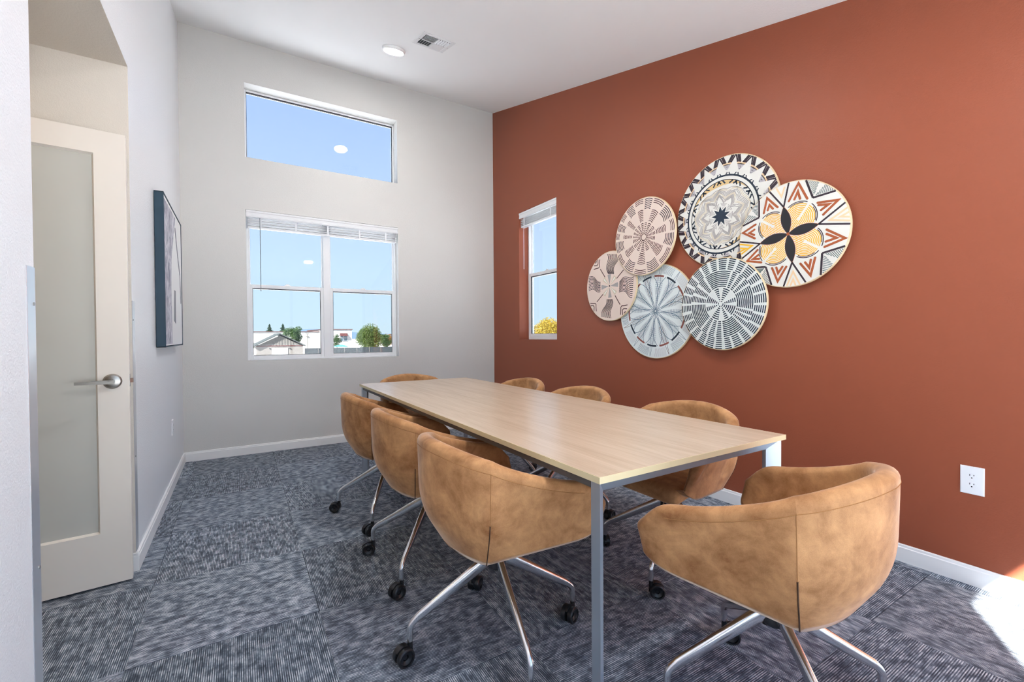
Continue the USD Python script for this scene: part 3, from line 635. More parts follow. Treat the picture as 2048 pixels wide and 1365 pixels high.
# small pink disc with wavy bands
D4 = Disc('pink disc with wavy grey bands and four cornered spirals, leftmost of the group', 2.820, 1.542, 0.301, 0.024, 0.042, 'disc_pink')
c4 = np.array([-0.021, 0.003])
for k in range(8):
    a = 45*k+2
    D4.poly('ink_grey' if k % 2 == 0 else 'ink_khaki', Polygon([c4+pol(0.03, a)]+[c4+pol(0.335, a+q) for q in np.linspace(-12, 12, 6)]), 1)
    if k % 2: D4.poly('ink_white', Polygon([c4+pol(0.06, a)]+[c4+pol(0.31, a+q) for q in np.linspace(-4, 4, 4)]), 2)
D4.poly('ink_plum', Point(*c4).buffer(0.022), 3)
for (i0, i1) in (((-0.204, 0.273), (-0.404, 0.537)), ((0.26, 0.188), (0.521, 0.393)), ((-0.294, -0.214), (-0.555, -0.42)), ((0.192, -0.285), (0.388, -0.554))):
    D4.name = 'painted_stripe'; D4.line('ink_brown', seg(i0, i1), 0.024, 2)
    o = np.array(i1)/np.linalg.norm(i1); hx, hy = np.array([np.sign(i1[0]), 0]), np.array([0, np.sign(i1[1])])
    for j in range(3):
        m_ = np.array(i1)+o*(0.03+0.105*j); L_ = 0.26-0.075*j
        P = [m_+hx*L_+hy*0.02*j, m_+hx*L_*0.5+hy*0.012, m_+hx*0.05+hy*0.015, m_+hx*0.012+hy*0.05, m_+hy*L_*0.5+hx*0.012, m_+hy*L_+hx*0.02*j]
        D4.line('ink_brown', P, 0.026, 2, 0.975)
    D4.name = None
def waves(p0, p1, q0, q1, n, amp, ph):
    """n wavy strokes; stroke ends run from p0..p1 on one side to q0..q1 on the other"""
    for j in range(n):
        t = j/(n-1); a, b = np.array(p0)*(1-t)+np.array(p1)*t, np.array(q0)*(1-t)+np.array(q1)*t
        e = b-a; nn = np.array([-e[1], e[0]])/np.linalg.norm(e); x = np.linspace(0, 1, 22)
        D4.line('ink_plum', a[None]+e[None]*x[:, None]+nn[None]*(amp*np.sin(2*PI*x+ph))[:, None], 0.017, 1)
waves((-0.12, 0.93), (0.34, 0.86), (-0.09, 0.357), (0.13, 0.331), 11, 0.045, 0.4)
waves((-0.904, 0.38), (-0.904, -0.04), (-0.385, 0.17), (-0.40, -0.104), 10, -0.04, 2.6)
waves((0.36, 0.11), (0.358, -0.172), (0.90, 0.20), (0.849, -0.36), 11, -0.05, 2.4)
waves((-0.138, -0.366), (0.08, -0.381), (-0.364, -0.87), (0.02, -0.92), 10, 0.04, 0.2)
D4.done()

# cream disc with navy dashes
D5 = Disc('cream disc with rings of navy dashes, lowest at the right of the group', 1.774, 1.321, 0.304, 0.048, 0.066, 'disc_white')
for a0, a1 in ((98, 116), (52, 80), (3, 20), (-46, -10), (-75, -58), (-128, -98), (-172, -154), (146, 172)):
    for j in range(7): D5.arc('ink_navy', 0.055+0.046*j, a0, a1, 0.024)
for a0, a1 in ((71, 121), (-12, 28), (-84, -46), (178, 226)):
    for j in range(9): D5.arc('ink_navy', 0.385+0.040*j, a0, a1, 0.022)
for ga, gb in ((30, 69), (-44, -14), (-132, -86), (123, 176)):
    for q in range(3):
        m_ = ga+(gb-ga)*(q+0.5)/3; hw = (gb-ga)/3*0.33
        for j in range(9): D5.arc('ink_navy', 0.385+0.041*j, m_-hw, m_+hw, 0.022)
for k in range(26):
    m_ = 360/26*k+4; hw = 4.6+(1.2 if k % 3 == 0 else 0)
    for j in range(6): D5.arc('ink_navy', 0.755+0.043*j, m_-hw, m_+hw, 0.022)
D5.done()

# pale blue disc with a dashed ring
D6 = Disc('pale ice-blue disc with petal lines and a dashed red and navy ring', 2.356, 1.302, 0.366, 0.002, 0.020, 'disc_ice')
c6 = np.array([0.015, 0.005])
for k in range(12):
    a = 30*k+6
    for s_ in (-1, 1):
        t = np.linspace(0, 1, 16); rr = 0.02+0.72*t; aa = a+s_*(15*np.sin(PI*t)*0.85+2)
        D6.line('ink_blue', [c6+pol(r_, q) for r_, q in zip(rr, aa)], 0.010, 2)
        t2 = np.linspace(0.35, 1, 12); D6.line('ink_blue' if k % 3 else 'ink_brown', [c6+pol(0.02+0.95*q, a+15+s_*(9-9*q)) for q in t2], 0.006, 2)
    for j in range(26):
        r = 0.16+0.0215*j; hw = 6.5+4.5*math.sin(PI*min(1, j/26)); D6.arc('ink_blue', r, a+15-hw, a+15+hw, 0.0055, 1, c6)
    for j in range(12):
        q = a+2-9+18*j/11
        D6.line('ink_lilac' if k % 2 else 'ink_blue', [c6+pol(0.79, q), c6+pol(0.87, q+0.5), c6+pol(0.965, q-0.6)], 0.0065, 1)
D6.name = 'painted_dash'
for k in range(14):
    a = 25.7*k+5; D6.poly('ink_red' if k % 2 else 'ink_navy', Polygon([c6+pol(0.722, a+q) for q in np.linspace(-9.5, 9.5, 7)]+[c6+pol(0.758, a+q) for q in np.linspace(9.5, -9.5, 7)]), 3)
D6.name = None
D6.done()

# ------------------------------------------------------------------ conference table
TX0, TX1, TY0, TY1, TZ = 0.821, 1.768, 0.892, 3.690, 0.740
tb = thing('conference_table', 'long pale maple conference table on a silver metal frame with blue daylight put into its colour', 'table')
obj('tabletop', bev(TX0+0.002, TX1-0.002, TY0+0.002, TY1-0.002, TZ-0.0185, TZ, 0.0008), 'maple', tb)
def ring_bar(o, w):
    a = sbox(TX0+o, TY0+o, TX1-o, TY1-o); return a.difference(sbox(TX0+o+w, TY0+o+w, TX1-o-w, TY1-o-w))
obj('edge_band', extr(ring_bar(0.0, 0.002), TZ-0.019, TZ-0.0006, 'z'), 'edge_band', tb, label='yellow-blond edge banding')
IN = 0.012; ZT = TZ-0.019
fx0, fx1, fy0, fy1 = TX0+IN, TX1-IN, TY0+IN, TY1-IN
LEG = [(0, 0), (0.043, 0.034), (0.043, 0.048), (0.030, 0.052), (0.0, 0.036)]     # plan of a leg at the (-x,-y) corner
def leg_mesh(cx, cy, sx, sy):
    P = [(cx+sx*a, cy+sy*b) for a, b in LEG]
    return hull([(x, y, z) for x, y in P for z in (0.012, ZT)])
for sx, cx in ((1, fx0), (-1, fx1)):
    for sy, cy in ((1, fy0), (-1, fy1)):
        lg = obj('leg', leg_mesh(cx, cy, sx, sy), 'table_metal', tb)
        obj('foot_cap', hull([(cx+sx*a, cy+sy*b, z) for a, b in [(0.001, 0.001), (0.042, 0.034), (0.042, 0.047), (0.030, 0.051), (0.001, 0.035)] for z in (0, 0.0125)]), 'column_black', lg)
# end rails: triangular section, slanted face outwards, mitred to the legs
for sy, cy in ((1, fy0), (-1, fy1)):
    P = []
    for x, o in ((fx0, 0.0), (fx1, 0.0)):
        s_ = 1 if x == fx0 else -1
        P += [(x, cy, ZT), (x+s_*0.043, cy+sy*0.034, ZT-0.040), (x+s_*0.043, cy+sy*0.050, ZT-0.040), (x, cy+sy*0.050, ZT)]
    obj('end_rail', hull(P), 'table_metal', tb)
for sx, cx in ((1, fx0), (-1, fx1)):
    P = [(cx+sx*a, y, z) for y in (fy0+0.036, fy1-0.036) for a, z in ((0.001, ZT), (0.001, ZT-0.024), (0.030, ZT-0.034), (0.040, ZT))]
    obj('side_rail', hull(P), 'rail_dark', tb)

# ------------------------------------------------------------------ swivel tub chairs (local: front +y, pivot at the origin)
def smooth(a, b, x): t = np.clip((x-a)/(b-a), 0, 1); return t*t*(3-2*t)
CF, CS, CM = np.array([-0.338, 0.215]), np.array([-0.271, -0.168]), np.array([0.0, -0.278])     # rim plan: arm front, rear corner seam, mid back
BF, BS, BM = np.array([-0.298, 0.226]), np.array([-0.196, -0.148]), np.array([0.0, -0.192])      # lower edge plan
def arc_pts(S, Mp, n):
    """from S to Mp, part of the circle through S, Mp and S mirrored"""
    w, h = abs(S[0]), S[1]-Mp[1]; R = (w*w+h*h)/(2*h); a0 = math.asin(min(1, w/R)); out = []
    for t in np.linspace(0, 1, n):
        a = a0*(1-t); out.append((-R*math.sin(a), Mp[1]+R*(1-math.cos(a))))
    return np.array(out)
NSIDE, NBACK = 22, 16
def half_plan(F, S, Mp, bulge):
    t = np.linspace(0, 1, NSIDE); side = F[None]*(1-t[:, None])+S[None]*t[:, None]
    n = np.array([-(S-F)[1], (S-F)[0]]); n = n/np.linalg.norm(n); n = n if n[0] < 0 else -n
    side = side + n[None]*(bulge*np.sin(PI*t))[:, None]
    return np.vstack([side, arc_pts(S, Mp, NBACK)[1:]])
def soften(P, it):
    P = P.copy()
    for _ in range(it):
        Q = P.copy(); Q[1:-1] = 0.25*P[:-2]+0.5*P[1:-1]+0.25*P[2:]; Q[-1] = P[-1]; P = Q
    return P
def full(P): return np.vstack([P, (P[:-1]*[-1, 1])[::-1]])
TOPP = full(soften(half_plan(CF, CS, CM, 0.012), 6)); KNEEP = full(soften(half_plan((CF*0.75+BF*0.25), np.array([-0.262, -0.168]), np.array([0, -0.272]), 0.014), 3))
BOTP = full(soften(half_plan(BF, BS, BM, 0.012), 1))
NU = len(TOPP); MID = NU//2
ISEAM = NSIDE-1
def zprof(F, S, Mz, frontdrop):
    t = np.concatenate([np.linspace(0, 1, NSIDE), 1+np.linspace(0, 1, NBACK)[1:]])
    z = np.interp(t, [0, 1, 2], [F, S, Mz])
    z = F + (S-F)*np.clip(t, 0, 1)**1.6 + (Mz-S)*np.sin(np.clip(t-1, 0, 1)*PI/2)
    d = np.linspace(0, 1, NSIDE)*0.385
    z[:NSIDE] += frontdrop*(1-np.sqrt(np.clip(1-np.clip(1-d/0.055, 0, 1)**2, 0, 1)))
    return np.concatenate([z, z[:-1][::-1]])
ZTOP = zprof(0.640, 0.740, 0.778, -0.055)
ZBOT = zprof(0.440, 0.398, 0.395, 0.024)
tt_ = np.concatenate([np.linspace(0, 1, NSIDE), 1+np.linspace(0, 1, NBACK)[1:]]); tt_ = np.concatenate([tt_, tt_[:-1][::-1]])
WB = smooth(0.66, 1.04, tt_)                       # 0 on the sides, 1 on the back
ZKNEE_S = ZBOT + 0.33*(ZTOP-ZBOT); ZKNEE = ZKNEE_S*(1-WB) + 0.525*WB
def offset_in(P, d):
    T_ = np.gradient(P, axis=0); T_ /= np.linalg.norm(T_, axis=1, keepdims=True)
    n = np.stack([T_[:, 1], -T_[:, 0]], 1); c = P.mean(0)
    s = np.sign(((c-P)*n).sum(1)); s = np.where(s == 0, 1, s); s = np.sign(np.median(s))
    return P + n*s*d
TH = 0.052
def shell_rings():
    """cross-section rings (NU, K, 3) of the upholstered wall"""
    inn_t, inn_k = offset_in(TOPP, TH), offset_in(KNEEP, TH+0.006)
    inn_t, inn_k = soften(inn_t, 4), soften(inn_k, 4)
    rings = []
    knee_in = KNEEP*(1-WB)[:, None] + (KNEEP)*WB[:, None]
    lin = BOTP + (TOPP-BOTP)*0.33
    K = lin*(1-WB)[:, None] + knee_in*WB[:, None]
    for i in range(NU):
        B, Kn, Tp = np.array([*BOTP[i], ZBOT[i]]), np.array([*K[i], ZKNEE[i]]), np.array([*TOPP[i], ZTOP[i]-0.030])
        pts = []
        ka, kb = Kn+(B-Kn)*0.42, Kn+(Tp-Kn)*0.36
        for t in np.linspace(0, 1, 5)[:-1]: pts.append(B+(ka-B)*t)
        for t in np.linspace(0, 1, 7): pts.append((1-t)**2*ka+2*t*(1-t)*Kn+t*t*kb)
        for t in np.linspace(0, 1, 6)[1:]: pts.append(kb+(Tp-kb)*t)
        I = np.array([*inn_t[i], ZTOP[i]-0.030])
        c = (Tp+I)/2
        for a in np.linspace(0, PI, 11)[1:-1]:
            s_ = math.sin(a)
            pts.append(c + (Tp-c)*math.cos(a)*(1.0+0.05*s_) + np.array([0, 0, 0.030*s_**0.85]))
        pts.append(I)
        Ik = np.array([*inn_k[i], max(0.46, ZBOT[i]+0.035)]); Ib = np.array([*inn_k[i]*0.96, max(ZBOT[i]+0.012, 0.415)])
        pts += [I+(Ik-I)*0.33, I+(Ik-I)*0.66, Ik, Ib]
        rings.append(np.array(pts))
    return np.array(rings)
RINGS = shell_rings()
def front_cap(ring, d, n=6):
    """rings that close an arm end with a rounded nose of depth d towards +y"""
    out = []; lo, hi = ring[:, 2].min(), ring[:, 2].max(); K_ = len(ring)
    o_, n_ = ring[:16], ring[25:]
    io, ii = np.argsort(o_[:, 2]), np.argsort(n_[:, 2])
    zc = np.clip(ring[:, 2], lo+0.024, hi-0.026)
    xm = 0.5*(np.interp(zc, o_[io, 2], o_[io, 0])+np.interp(zc, n_[ii, 2], n_[ii, 0]))
    ym = 0.5*(np.interp(zc, o_[io, 2], o_[io, 1])+np.interp(zc, n_[ii, 2], n_[ii, 1]))
    for k in range(1, n+1):
        a = k/n*PI/2; q = 1-math.cos(a); R_ = ring.copy()
        R_[:, 0] += (xm-ring[:, 0])*0.97*q; R_[:, 2] += (zc-ring[:, 2])*0.97*q; R_[:, 1] += (ym-ring[:, 1])*q*0.97 + d*math.sin(a); out.append(R_)
    return out
def grid_mesh(R, closed=True, caps=(False, False)):
    n, k = R.shape[:2]; V = R.reshape(-1, 3); F = []
    kk = k if closed else k-1
    for i in range(n-1):
        for j in range(kk):
            a, b, c, d_ = i*k+j, i*k+(j+1) % k, (i+1)*k+(j+1) % k, (i+1)*k+j
            F += [(a, b, c), (a, c, d_)]
    if caps[0]:
        V = np.vstack([V, R[0].mean(0)[None]]); c0 = len(V)-1; F += [(c0, (j+1) % k, j) for j in range(k)]
    if caps[1]:
        V = np.vstack([V, R[-1].mean(0)[None]]); c1 = len(V)-1; F += [(c1, (n-1)*k+j, (n-1)*k+(j+1) % k) for j in range(k)]
    m = trimesh.Trimesh(V, np.array(F), process=False)
    if m.volume < 0: m.invert()
    return m
ia, ib = ISEAM, NU-1-ISEAM
def arm(rings):
    """arm end first: rounded nose, then the side wall, blended"""
    R = np.array(front_cap(rings[0], 0.028)[::-1]+list(rings))
    for _ in range(5):
        Q = R.copy(); Q[1:13] = 0.25*R[0:12]+0.5*R[1:13]+0.25*R[2:14]; R = Q
    return R
SIDE_L = grid_mesh(arm(RINGS[:ia+1]), True, (True, False))
SIDE_R = grid_mesh(arm(RINGS[ib:][::-1]), True, (True, False))
BACKP = grid_mesh(RINGS[ia:ib+1], True, (False, False))
# dark seams at the rear corners and the stitched line under the rim
KOUT = 16
def seam_line(i, lo=0, hi=KOUT): return [RINGS[i][k] for k in range(lo, hi)]
SEAMS = [tube(seam_line(i, 0, 9), 0.0019, 6) for i in (ia, ib)]
THREADS = [tube(seam_line(i, 8, 16), 0.0010, 5) for i in (ia, ib)]
stl = [RINGS[i][15]+np.array([0, 0, -0.003]) for i in range(NU)]
def outw(i):
    p = RINGS[i][14]; q = RINGS[i][14+12]; d = p-q; d[2] = 0; return d/np.linalg.norm(d)
STITCH = tube([stl[i]+outw(i)*0.0002 for i in range(4, NU-4)], 0.0011, 5)
# seat underside and cushion
UNDER = hull([(*(BOTP[i]*0.95), ZBOT[i]+0.004) for i in range(NU)] + [(x, y, 0.390) for x in (-0.10, 0.10) for y in (-0.10, 0.09)] + [(x*0.9, 0.19, 0.445) for x in (-0.26, 0.26)])
def rounded(P, r):
    s = manifold3d.Manifold.sphere(r, 20); return as_tm(manifold3d.Manifold.batch_hull([s.translate([float(a) for a in p]) for p in P]))
CUSH = rounded([(-0.198, 0.205, 0.445), (0.198, 0.205, 0.445), (-0.190, 0.08, 0.450), (0.190, 0.08, 0.450), (-0.14, -0.09, 0.440), (0.14, -0.09, 0.440), (0, -0.12, 0.438), (-0.19, 0.195, 0.420), (0.19, 0.195, 0.420), (-0.12, -0.08, 0.43), (0.12, -0.08, 0.43), (0, 0.05, 0.462)], 0.030)
# base
def leg_sweep():
    """one leg along +x: an oval bar sloping out from the hub, bent down to the castor stem"""
    path = [(0.015, 0.315, 0.023, 0.013), (0.08, 0.275, 0.021, 0.0125), (0.16, 0.2265, 0.0185, 0.0118), (0.24, 0.178, 0.016, 0.011), (0.285, 0.151, 0.0145, 0.0105)]
    for a in np.linspace(0, 1, 6)[1:]:
        p = (1-a)**2*np.array([0.285, 0.151])+2*a*(1-a)*np.array([0.316, 0.132])+a*a*np.array([0.317, 0.112]); path.append((p[0], p[1], 0.0125-0.002*a, 0.0095+0.001*a))
    path.append((0.317, 0.072, 0.0095, 0.0095))
    P = np.array(path); C = np.stack([P[:, 0], np.zeros(len(P)), P[:, 1]], 1); T_ = np.gradient(C, axis=0); T_ /= np.linalg.norm(T_, axis=1, keepdims=True)
    rings = []
    for i in range(len(P)):
        n = np.cross([0, 1, 0], T_[i]); rings.append([C[i]+n*P[i, 2]*math.copysign(abs(math.cos(a))**0.8, math.cos(a))+np.array([0, 1, 0])*P[i, 3]*math.copysign(abs(math.sin(a))**0.8, math.sin(a)) for a in np.linspace(0, 2*PI, 16, endpoint=False)])
    return grid_mesh(np.array(rings), True, (True, True))
LEGM = leg_sweep()
def castor():
    """twin-wheel castor at the origin on the floor, swivel axis at x=0, wheels trailing towards +x"""
    r, off = 0.031, 0.024
    prof = [(0.010, 0.0), (0.016, 0.003), (0.022, 0.005), (0.0235, 0.0105), (0.027, 0.0115), (r, 0.008), (r, -0.006), (0.029, -0.0085), (0.010, -0.0085), (0.010, 0.0)]
    wh = []
    for s in (1, -1):
        w = lathe(prof, 28); w.apply_transform(rotm(-s*PI/2, [1, 0, 0])); w.apply_translation([off, s*0.0145, r]); wh.append(w)
    axle = tube([(off, -0.012, r), (off, 0.012, r)], 0.008, 12)
    hood = []
    a = np.linspace(-0.2, PI*0.80, 14)
    V = [(off+(r+d)*math.cos(t) if False else off-(r+d)*math.cos(t), y, r+(r+d)*math.sin(t)) for t in a for y in (-0.0055, 0.0055) for d in (-0.004, 0.003)]
    F = []
    for i in range(len(a)-1):
        b = i*4; c = b+4
        for (p, q) in ((0, 1), (1, 3), (3, 2), (2, 0)): F += [(b+p, b+q, c+q), (b+p, c+q, c+p)]
    F += [(0, 2, 3), (0, 3, 1), (len(V)-4, len(V)-3, len(V)-1), (len(V)-4, len(V)-1, len(V)-2)]
    hm = trimesh.Trimesh(np.array(V), np.array(F), process=False); hood = [hm, tube([(0.0, 0, 0.046), (0.0, 0, 0.078)], 0.0095, 14), hull([(x, y, z) for x in (-0.008, 0.012) for y in (-0.006, 0.006) for z in (0.036, 0.060)])]
    return wh, hood, axle
CW, CH, CAX = castor()
chair_paths = []
def chair(label, x, y, face, base, casters, group='tan swivel chairs around the conference table'):
    """face: direction of the seat front (degrees, 0 = +x); base: direction of the first leg; casters: yaw of each castor trail"""
    c = thing('tub_chair', label, 'chair', (x, y, 0), face-90.0, group)
    chair_paths.append(c)
    b0 = base-(face-90.0)                         # base angle in the chair's own frame
    obj('back_panel', BACKP, 'suede', c, smooth=50); obj('side_panel', SIDE_L, 'suede', c, smooth=50); obj('side_panel', SIDE_R, 'suede', c, smooth=50)
    for s in SEAMS: obj('seam', s, 'seam_dark', c, smooth=60)
    for s in THREADS: obj('stitching', s, 'thread', c, smooth=60)
    obj('stitching', STITCH, 'thread', c, smooth=60)
    obj('seat_underside', UNDER, 'suede', c); obj('seat_cushion', CUSH, 'suede', c, smooth=50)
    obj('column', [lathe([(0, 0.394), (0.06, 0.394), (0.06, 0.384), (0.030, 0.376), (0.030, 0.345), (0.034, 0.340), (0.034, 0.275), (0.028, 0.268), (0, 0.268)], 28)], 'column_black', c, smooth=35)
    for k in range(4):
        a = math.radians(b0+90*k); Rm = rotm(a, [0, 0, 1])
        lg = obj('leg', xf(LEGM, Rm), 'chrome', c, smooth=50)
        p = np.array([0.317*math.cos(a), 0.317*math.sin(a), 0]); Rc = trimesh.transformations.translation_matrix(p) @ rotm(math.radians(casters[k]-(face-90.0)), [0, 0, 1])
        ct = obj('caster', [xf(m, Rc) for m in CH+[CAX]], 'caster_black', lg, smooth=40)
        for w in CW: obj('wheel', xf(w, Rc), 'caster_black', lg, smooth=40)
chair('tan suede tub chair alone at the near end of the table', 1.338, 0.707, 93.8, 148, (200, 130, 20, 300))
chair('tan suede tub chair nearest the viewer on the left of the table', 0.801, 1.425, 0.0, 169.5, (190, 250, 200, 40))
chair('middle tan suede tub chair of the three on the left of the table', 0.805, 2.105, 0.0, 136, (170, 200, 60, 300))
chair('tan suede tub chair on the left of the table farthest from the viewer', 0.800, 2.830, 0.0, 148, (150, 200, 100, 20))
chair('tan suede tub chair nearest the viewer on the right of the table', 1.772, 1.445, 180.0, 207, (320, 20, 140, 60))
chair('middle tan suede tub chair along the terracotta wall', 1.772, 2.270, 180.0, 200, (320, 20, 140, 60))
chair('tan suede tub chair along the terracotta wall farthest from the viewer', 1.772, 2.975, 180.0, 190, (320, 20, 140, 60))
chair('tan suede tub chair at the far end of the table below the windows', 1.300, 3.725, -90.0, 160, (320, 20, 140, 60))

# ================================================================== OUTSIDE (upper floor: the ground lies 3.4 m below the floor)
GZ = -3.40
g = NG(); p = g.pos()
M['bounce_ground'] = g.make('bounce_ground', g.bsdf(base_color=g.ramp(g.noise(p, 0.35, 4.0, 0.6), [(0.3, (0.70,0.71,0.71)), (0.7, (0.80,0.81,0.81))]), roughness=0.9))  # hidden ground, kept very pale so sunlight bounces indoors
obj('ground', bx(-400, 400, -300, 1100, GZ-0.5, GZ), 'bounce_ground', kind='structure', label='ground outside, made very pale to bounce sunlight into the room')
plain('facade_white', (0.30, 0.295, 0.285), 0.8)
plain('coping_red', (0.06, 0.014, 0.011), 0.6)
plain('siding_grey', (0.12, 0.112, 0.10), 0.7)
plain('wall_tan', (0.135, 0.122, 0.108), 0.7)
plain('roof_slate', (0.04, 0.047, 0.045), 0.8)
plain('door_white', (0.32, 0.32, 0.315), 0.6)
plain('far_glass', (0.05, 0.08, 0.10), 0.1)
plain('fence_dark', (0.012, 0.018, 0.021), 0.8)
plain('bark', (0.10, 0.07, 0.045), 0.9)
plain('teal_paint', (0.03, 0.16, 0.15), 0.5)
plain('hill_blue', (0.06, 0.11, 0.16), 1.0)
E0 = 1.1247
# garage with a gable
gx0, gx1, gxm, gy, ez, rz_ = 2.05, 9.66, 5.83, 84.0, -0.42, 1.55
ga = thing('garage', 'tan gabled garage with a white overhead door, seen low through the left pane', 'garage', group=None)
wallm = bx(gx0+0.3, gx1-0.3, gy+0.3, gy+12, GZ, ez)
obj('wall', wallm, 'wall_tan', ga)
obj('gable', extr(Polygon([(gx0+0.3, ez), (gx1-0.3, ez), (gxm, rz_-0.25)]), gy+0.3, gy+0.5, 'y'), 'siding_grey', ga)
for k in range(16):
    x = gx0+0.5+(gx1-gx0-1.0)*k/15; top = ez+(rz_-0.25-ez)*(1-abs(x-gxm)/(gxm-gx0-0.3))
    if top-ez > 0.15: obj('batten', bx(x-0.04, x+0.04, gy+0.24, gy+0.3, ez, top-0.03), 'siding_grey', ga)
obj('frieze', bx(gx0+0.3, gx1-0.3, gy+0.22, gy+0.3, ez-0.09, ez+0.06), 'coping_red', ga)
for s_ in (-1, 1):
    xe = gx0-0.1 if s_ < 0 else gx1+0.1; ze = ez-0.12
    obj('roof_slope', hull([(xe, y, ze+d_) for y in (gy-0.25, gy+12.3) for d_ in (0, 0.16)]+[(gxm, y, rz_+d_) for y in (gy-0.25, gy+12.3) for d_ in (0, 0.16)]), 'roof_slate', ga)
obj('garage_door', bx(4.62, 7.02, gy+0.22, gy+0.3, GZ, -0.77), 'door_white', ga)
for zz in (-1.35, -1.95, -2.55): obj('door_joint', bx(4.62, 7.02, gy+0.205, gy+0.225, zz, zz+0.03), 'siding_grey', ga)
for xx in (4.35, 7.3): obj('wall_lamp', bev(xx-0.12, xx+0.12, gy+0.12, gy+0.3, -0.95, -0.78, 0.03), 'fence_dark', ga)
# white commercial building
bd = thing('commercial_building', 'long white flat-roofed commercial building with dark red roof trim', 'building')
obj('wall', bx(-30.0, 18.0, 126, 150, GZ, 2.28), 'facade_white', bd)
obj('tower', bx(18.0, 24.9, 120, 150, GZ, 2.80), 'facade_white', bd)
obj('coping', bx(-30.2, 18.0, 125.8, 150.2, 2.28, 2.46), 'coping_red', bd); obj('coping', bx(17.8, 25.1, 119.8, 150.2, 2.80, 2.98), 'coping_red', bd)
aw = obj('awning', hull([(22.0, 120, 1.9), (23.8, 120, 1.9), (22.0, 119.2, 1.15), (23.8, 119.2, 1.15), (22.0, 120, 1.15), (23.8, 120, 1.15)]), 'coping_red', bd)
wn = obj('window', bx(22.0, 23.8, 119.93, 120.01, -0.1, 1.15), 'far_glass', bd)
obj('window_bar', [bx(x-0.05, x+0.05, 119.88, 119.95, -0.1, 1.15) for x in (22.0, 22.9, 23.8)]+[bx(22.0, 23.8, 119.88, 119.95, z-0.05, z+0.05) for z in (-0.1, 0.7)], 'door_white', wn)
for x in (-20, -10, 0.0, 12.0, 15.0): obj('wall_lamp', bev(x-0.3, x+0.3, 125.7, 126, 1.0, 1.25, 0.05), 'siding_grey', bd)
# trees
def leafmat(name, c1, c2, c3):
    g = NG(); r_ = g.node('geometry', 'random_per_island')
    col_ = g.ramp(r_, [(0.0, c1), (0.5, c2), (1.0, c3)])
    s_ = g.node('mix_closure', 'closure', fac=0.3, closure1=g.bsdf(base_color=col_, roughness=0.6), closure2=g.node('translucent_bsdf', 'BSDF', color=col_)); M[name] = g.make(name, s_)
leafmat('leaf_green', (0.028,0.066,0.011), (0.077,0.132,0.017), (0.165,0.198,0.028))
leafmat('leaf_turning', (0.055,0.088,0.011), (0.143,0.176,0.017), (0.275,0.231,0.022))
leafmat('leaf_yellow', (0.275,0.187,0.011), (0.413,0.286,0.017), (0.468,0.363,0.055))
leafmat('leaf_orange', (0.220,0.099,0.011), (0.303,0.165,0.022), (0.248,0.198,0.028))
leafmat('leaf_conifer', (0.017,0.044,0.017), (0.044,0.083,0.028), (0.077,0.110,0.033))
leafmat('leaf_dark', (0.011,0.033,0.017), (0.022,0.050,0.022), (0.039,0.066,0.028))
def leaves(C, size, rs):
    n = len(C); a = rs.normal(size=(n, 3)); a /= np.linalg.norm(a, axis=1, keepdims=True); b = rs.normal(size=(n, 3)); b -= a*(a*b).sum(1, keepdims=True); b /= np.linalg.norm(b, axis=1, keepdims=True)
    s_ = (size*rs.uniform(0.6, 1.3, n))[:, None]; V = np.stack([C-a*s_, C+b*s_*0.55, C+a*s_, C-b*s_*0.55], 1).reshape(-1, 3)
    F = np.arange(n)[:, None]*4; F = np.vstack([np.hstack([F, F+1, F+2]), np.hstack([F, F+2, F+3])]); return trimesh.Trimesh(V, F, process=False)
def tree(label, x, y, base, top, width, leaf, shape='round', n=2200, sparse=0.0, size=0.13, seed=1):
    rs = np.random.RandomState(seed); t = thing('tree', label, 'tree', (x, y, GZ), group='trees outside the windows'); H = top-GZ; b = base-GZ
    obj('trunk', tube([(0, 0, 0), (0.05, 0, H*0.4), (0, 0.05, H*0.8)], [0.16, 0.11, 0.03], 7), 'bark', t)
    P = []
    if shape == 'cone':
        for _ in range(n):
            f = rs.rand()**0.6; z = b+(H-b)*(1-f); r = width/2*f**0.8*rs.uniform(0.2, 1.0)*(0.7+0.3*math.sin(z*7+3*rs.rand())); a = rs.rand()*2*PI; P.append((r*math.cos(a), r*math.sin(a), z))
    else:
        K = 26; bl = []
        for _ in range(K):
            d_ = rs.normal(size=3); d_ /= np.linalg.norm(d_); q = rs.rand()**0.4
            bl.append((d_*[width/2*0.72, width/2*0.72, (H-b)/2*0.74]*q+[0, 0, (H+b)/2], rs.uniform(0.16, 0.30)*width*(0.6 if sparse else 1)))
        for _ in range(n):
            c_, r = bl[rs.randint(K)]; d_ = rs.normal(size=3); d_ /= np.linalg.norm(d_); P.append(c_+d_*r*rs.rand()**0.35*[1, 1, 0.8])
        if sparse:
            for c_, r in bl[:14]: obj('branch', tube([(0, 0, H*0.35), c_*0.6+np.array([0, 0, H*0.14]), c_], [0.07, 0.04, 0.015], 5), 'bark', t)
    obj('crown', leaves(np.array(P), size, rs), leaf, t, kind='stuff')
tree('dark conifer behind the white building, left of the pair', 8.0, 156, -1.0, 5.1, 5.0, 'leaf_conifer', 'cone', 5000, seed=2)
tree('dark conifer behind the white building, right of the pair', 11.9, 159, -1.0, 5.3, 4.8, 'leaf_conifer', 'cone', 5000, seed=3)
tree('open-crowned green tree just behind the garage roof', 9.7, 104, -0.8, 3.65, 5.6, 'leaf_green', n=5000, sparse=1, size=0.13, seed=4)
tree('small green tree at the left end of the garage', 1.4, 98, -1.6, 0.4, 2.6, 'leaf_green', n=1800, sparse=1, size=0.11, seed=5)
tree('slim young green tree in front of the building beside the mullion', 18.0, 102, -1.5, 1.75, 1.9, 'leaf_green', n=2200, size=0.10, seed=6)
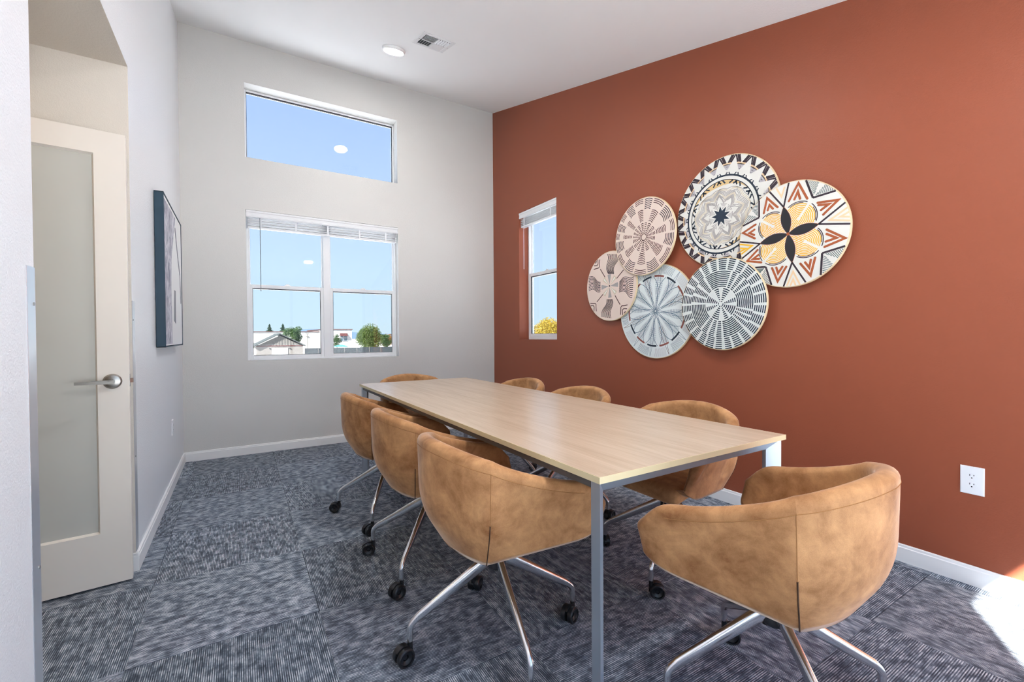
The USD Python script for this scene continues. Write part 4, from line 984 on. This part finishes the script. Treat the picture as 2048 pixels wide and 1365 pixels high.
tree('slim young green tree against the middle of the white wall', 15.5, 100, -1.5, 1.2, 1.2, 'leaf_green', n=1200, size=0.09, seed=16)
tree('broad yellow-green tree right of the white building', 23.2, 96, -1.9, 3.35, 6.6, 'leaf_turning', n=15000, size=0.13, seed=7)
tree('green tree leaning against the right of the broad yellow-green tree', 28.6, 102, -1.9, 1.9, 2.9, 'leaf_green', n=5000, size=0.11, seed=8)
tree('orange autumn tree at the far right of the paired windows', 32.4, 114, -1.9, 1.9, 3.6, 'leaf_orange', n=5000, size=0.12, seed=9)
tree('bright yellow autumn tree outside the narrow side window', 44.0, 59.5, -2.0, 4.6, 7.4, 'leaf_yellow', n=15000, size=0.13, seed=10)
tree('dark green tree beside the yellow one outside the narrow side window', 44.5, 65.8, -2.0, 3.1, 3.0, 'leaf_dark', n=5000, size=0.11, seed=11)
tree('yellow-green tree in front of the yellow one outside the narrow side window', 41.0, 52.6, -2.4, 2.6, 3.4, 'leaf_turning', n=5000, size=0.11, seed=12)
# fence, pole, hills, parked van
fe = thing('screened_fence', 'dark screened chain-link fence beside the garage and in front of the trees', 'fence')
obj('screen', bx(8.5, 24.0, 74.4, 74.45, GZ, -0.70), 'fence_dark', fe)
for k in range(9): obj('fence_post', tube([(8.5+1.93*k, 74.35, GZ), (8.5+1.93*k, 74.35, -0.62)], 0.04, 6), 'siding_grey', fe)
po = thing('light_pole', 'thin grey light pole beside the garage', 'light pole', (9.46, 79.2, GZ))
obj('pole', tube([(0, 0, 0), (0, 0, 4.95)], [0.09, 0.06], 8), 'siding_grey', po); obj('lamp_head', bev(-0.3, 0.3, -0.1, 0.1, 4.9, 5.02, 0.03), 'siding_grey', po)
va = thing('shade_canopy', 'small teal canopy by the foot of the white building', 'canopy', (17.7, 96, GZ))
obj('canopy', hull([(x, y, z) for x in (-1.2, 1.2) for y in (-1, 1) for z in (2.35, 2.5)]+[(0, 0, 2.85)]), 'teal_paint', va)
for sx in (-1.1, 1.1):
    for sy in (-0.9, 0.9): obj('canopy_leg', tube([(sx, sy, 0), (sx, sy, 2.4)], 0.04, 6), 'siding_grey', va)
hl = np.array([(-200+8*k, 900, 1.5+11.5*meshkit.noise(np.array([k*0.16, 0.3, 0.1]), 4)+ (3 if k < 45 else -2)) for k in range(120)])
Vh = np.vstack([hl, hl+[0, 60, 3], hl*[1, 1, 0]+[0, -120, GZ]]); Fh = []
for k in range(119): Fh += [(240+k, 241+k, k+1), (240+k, k+1, k), (k, k+1, 121+k), (k, 121+k, 120+k)]
obj('hills', trimesh.Trimesh(Vh, np.array(Fh), process=False), 'hill_blue', kind='structure', label='low blue hills on the horizon', smooth=True)
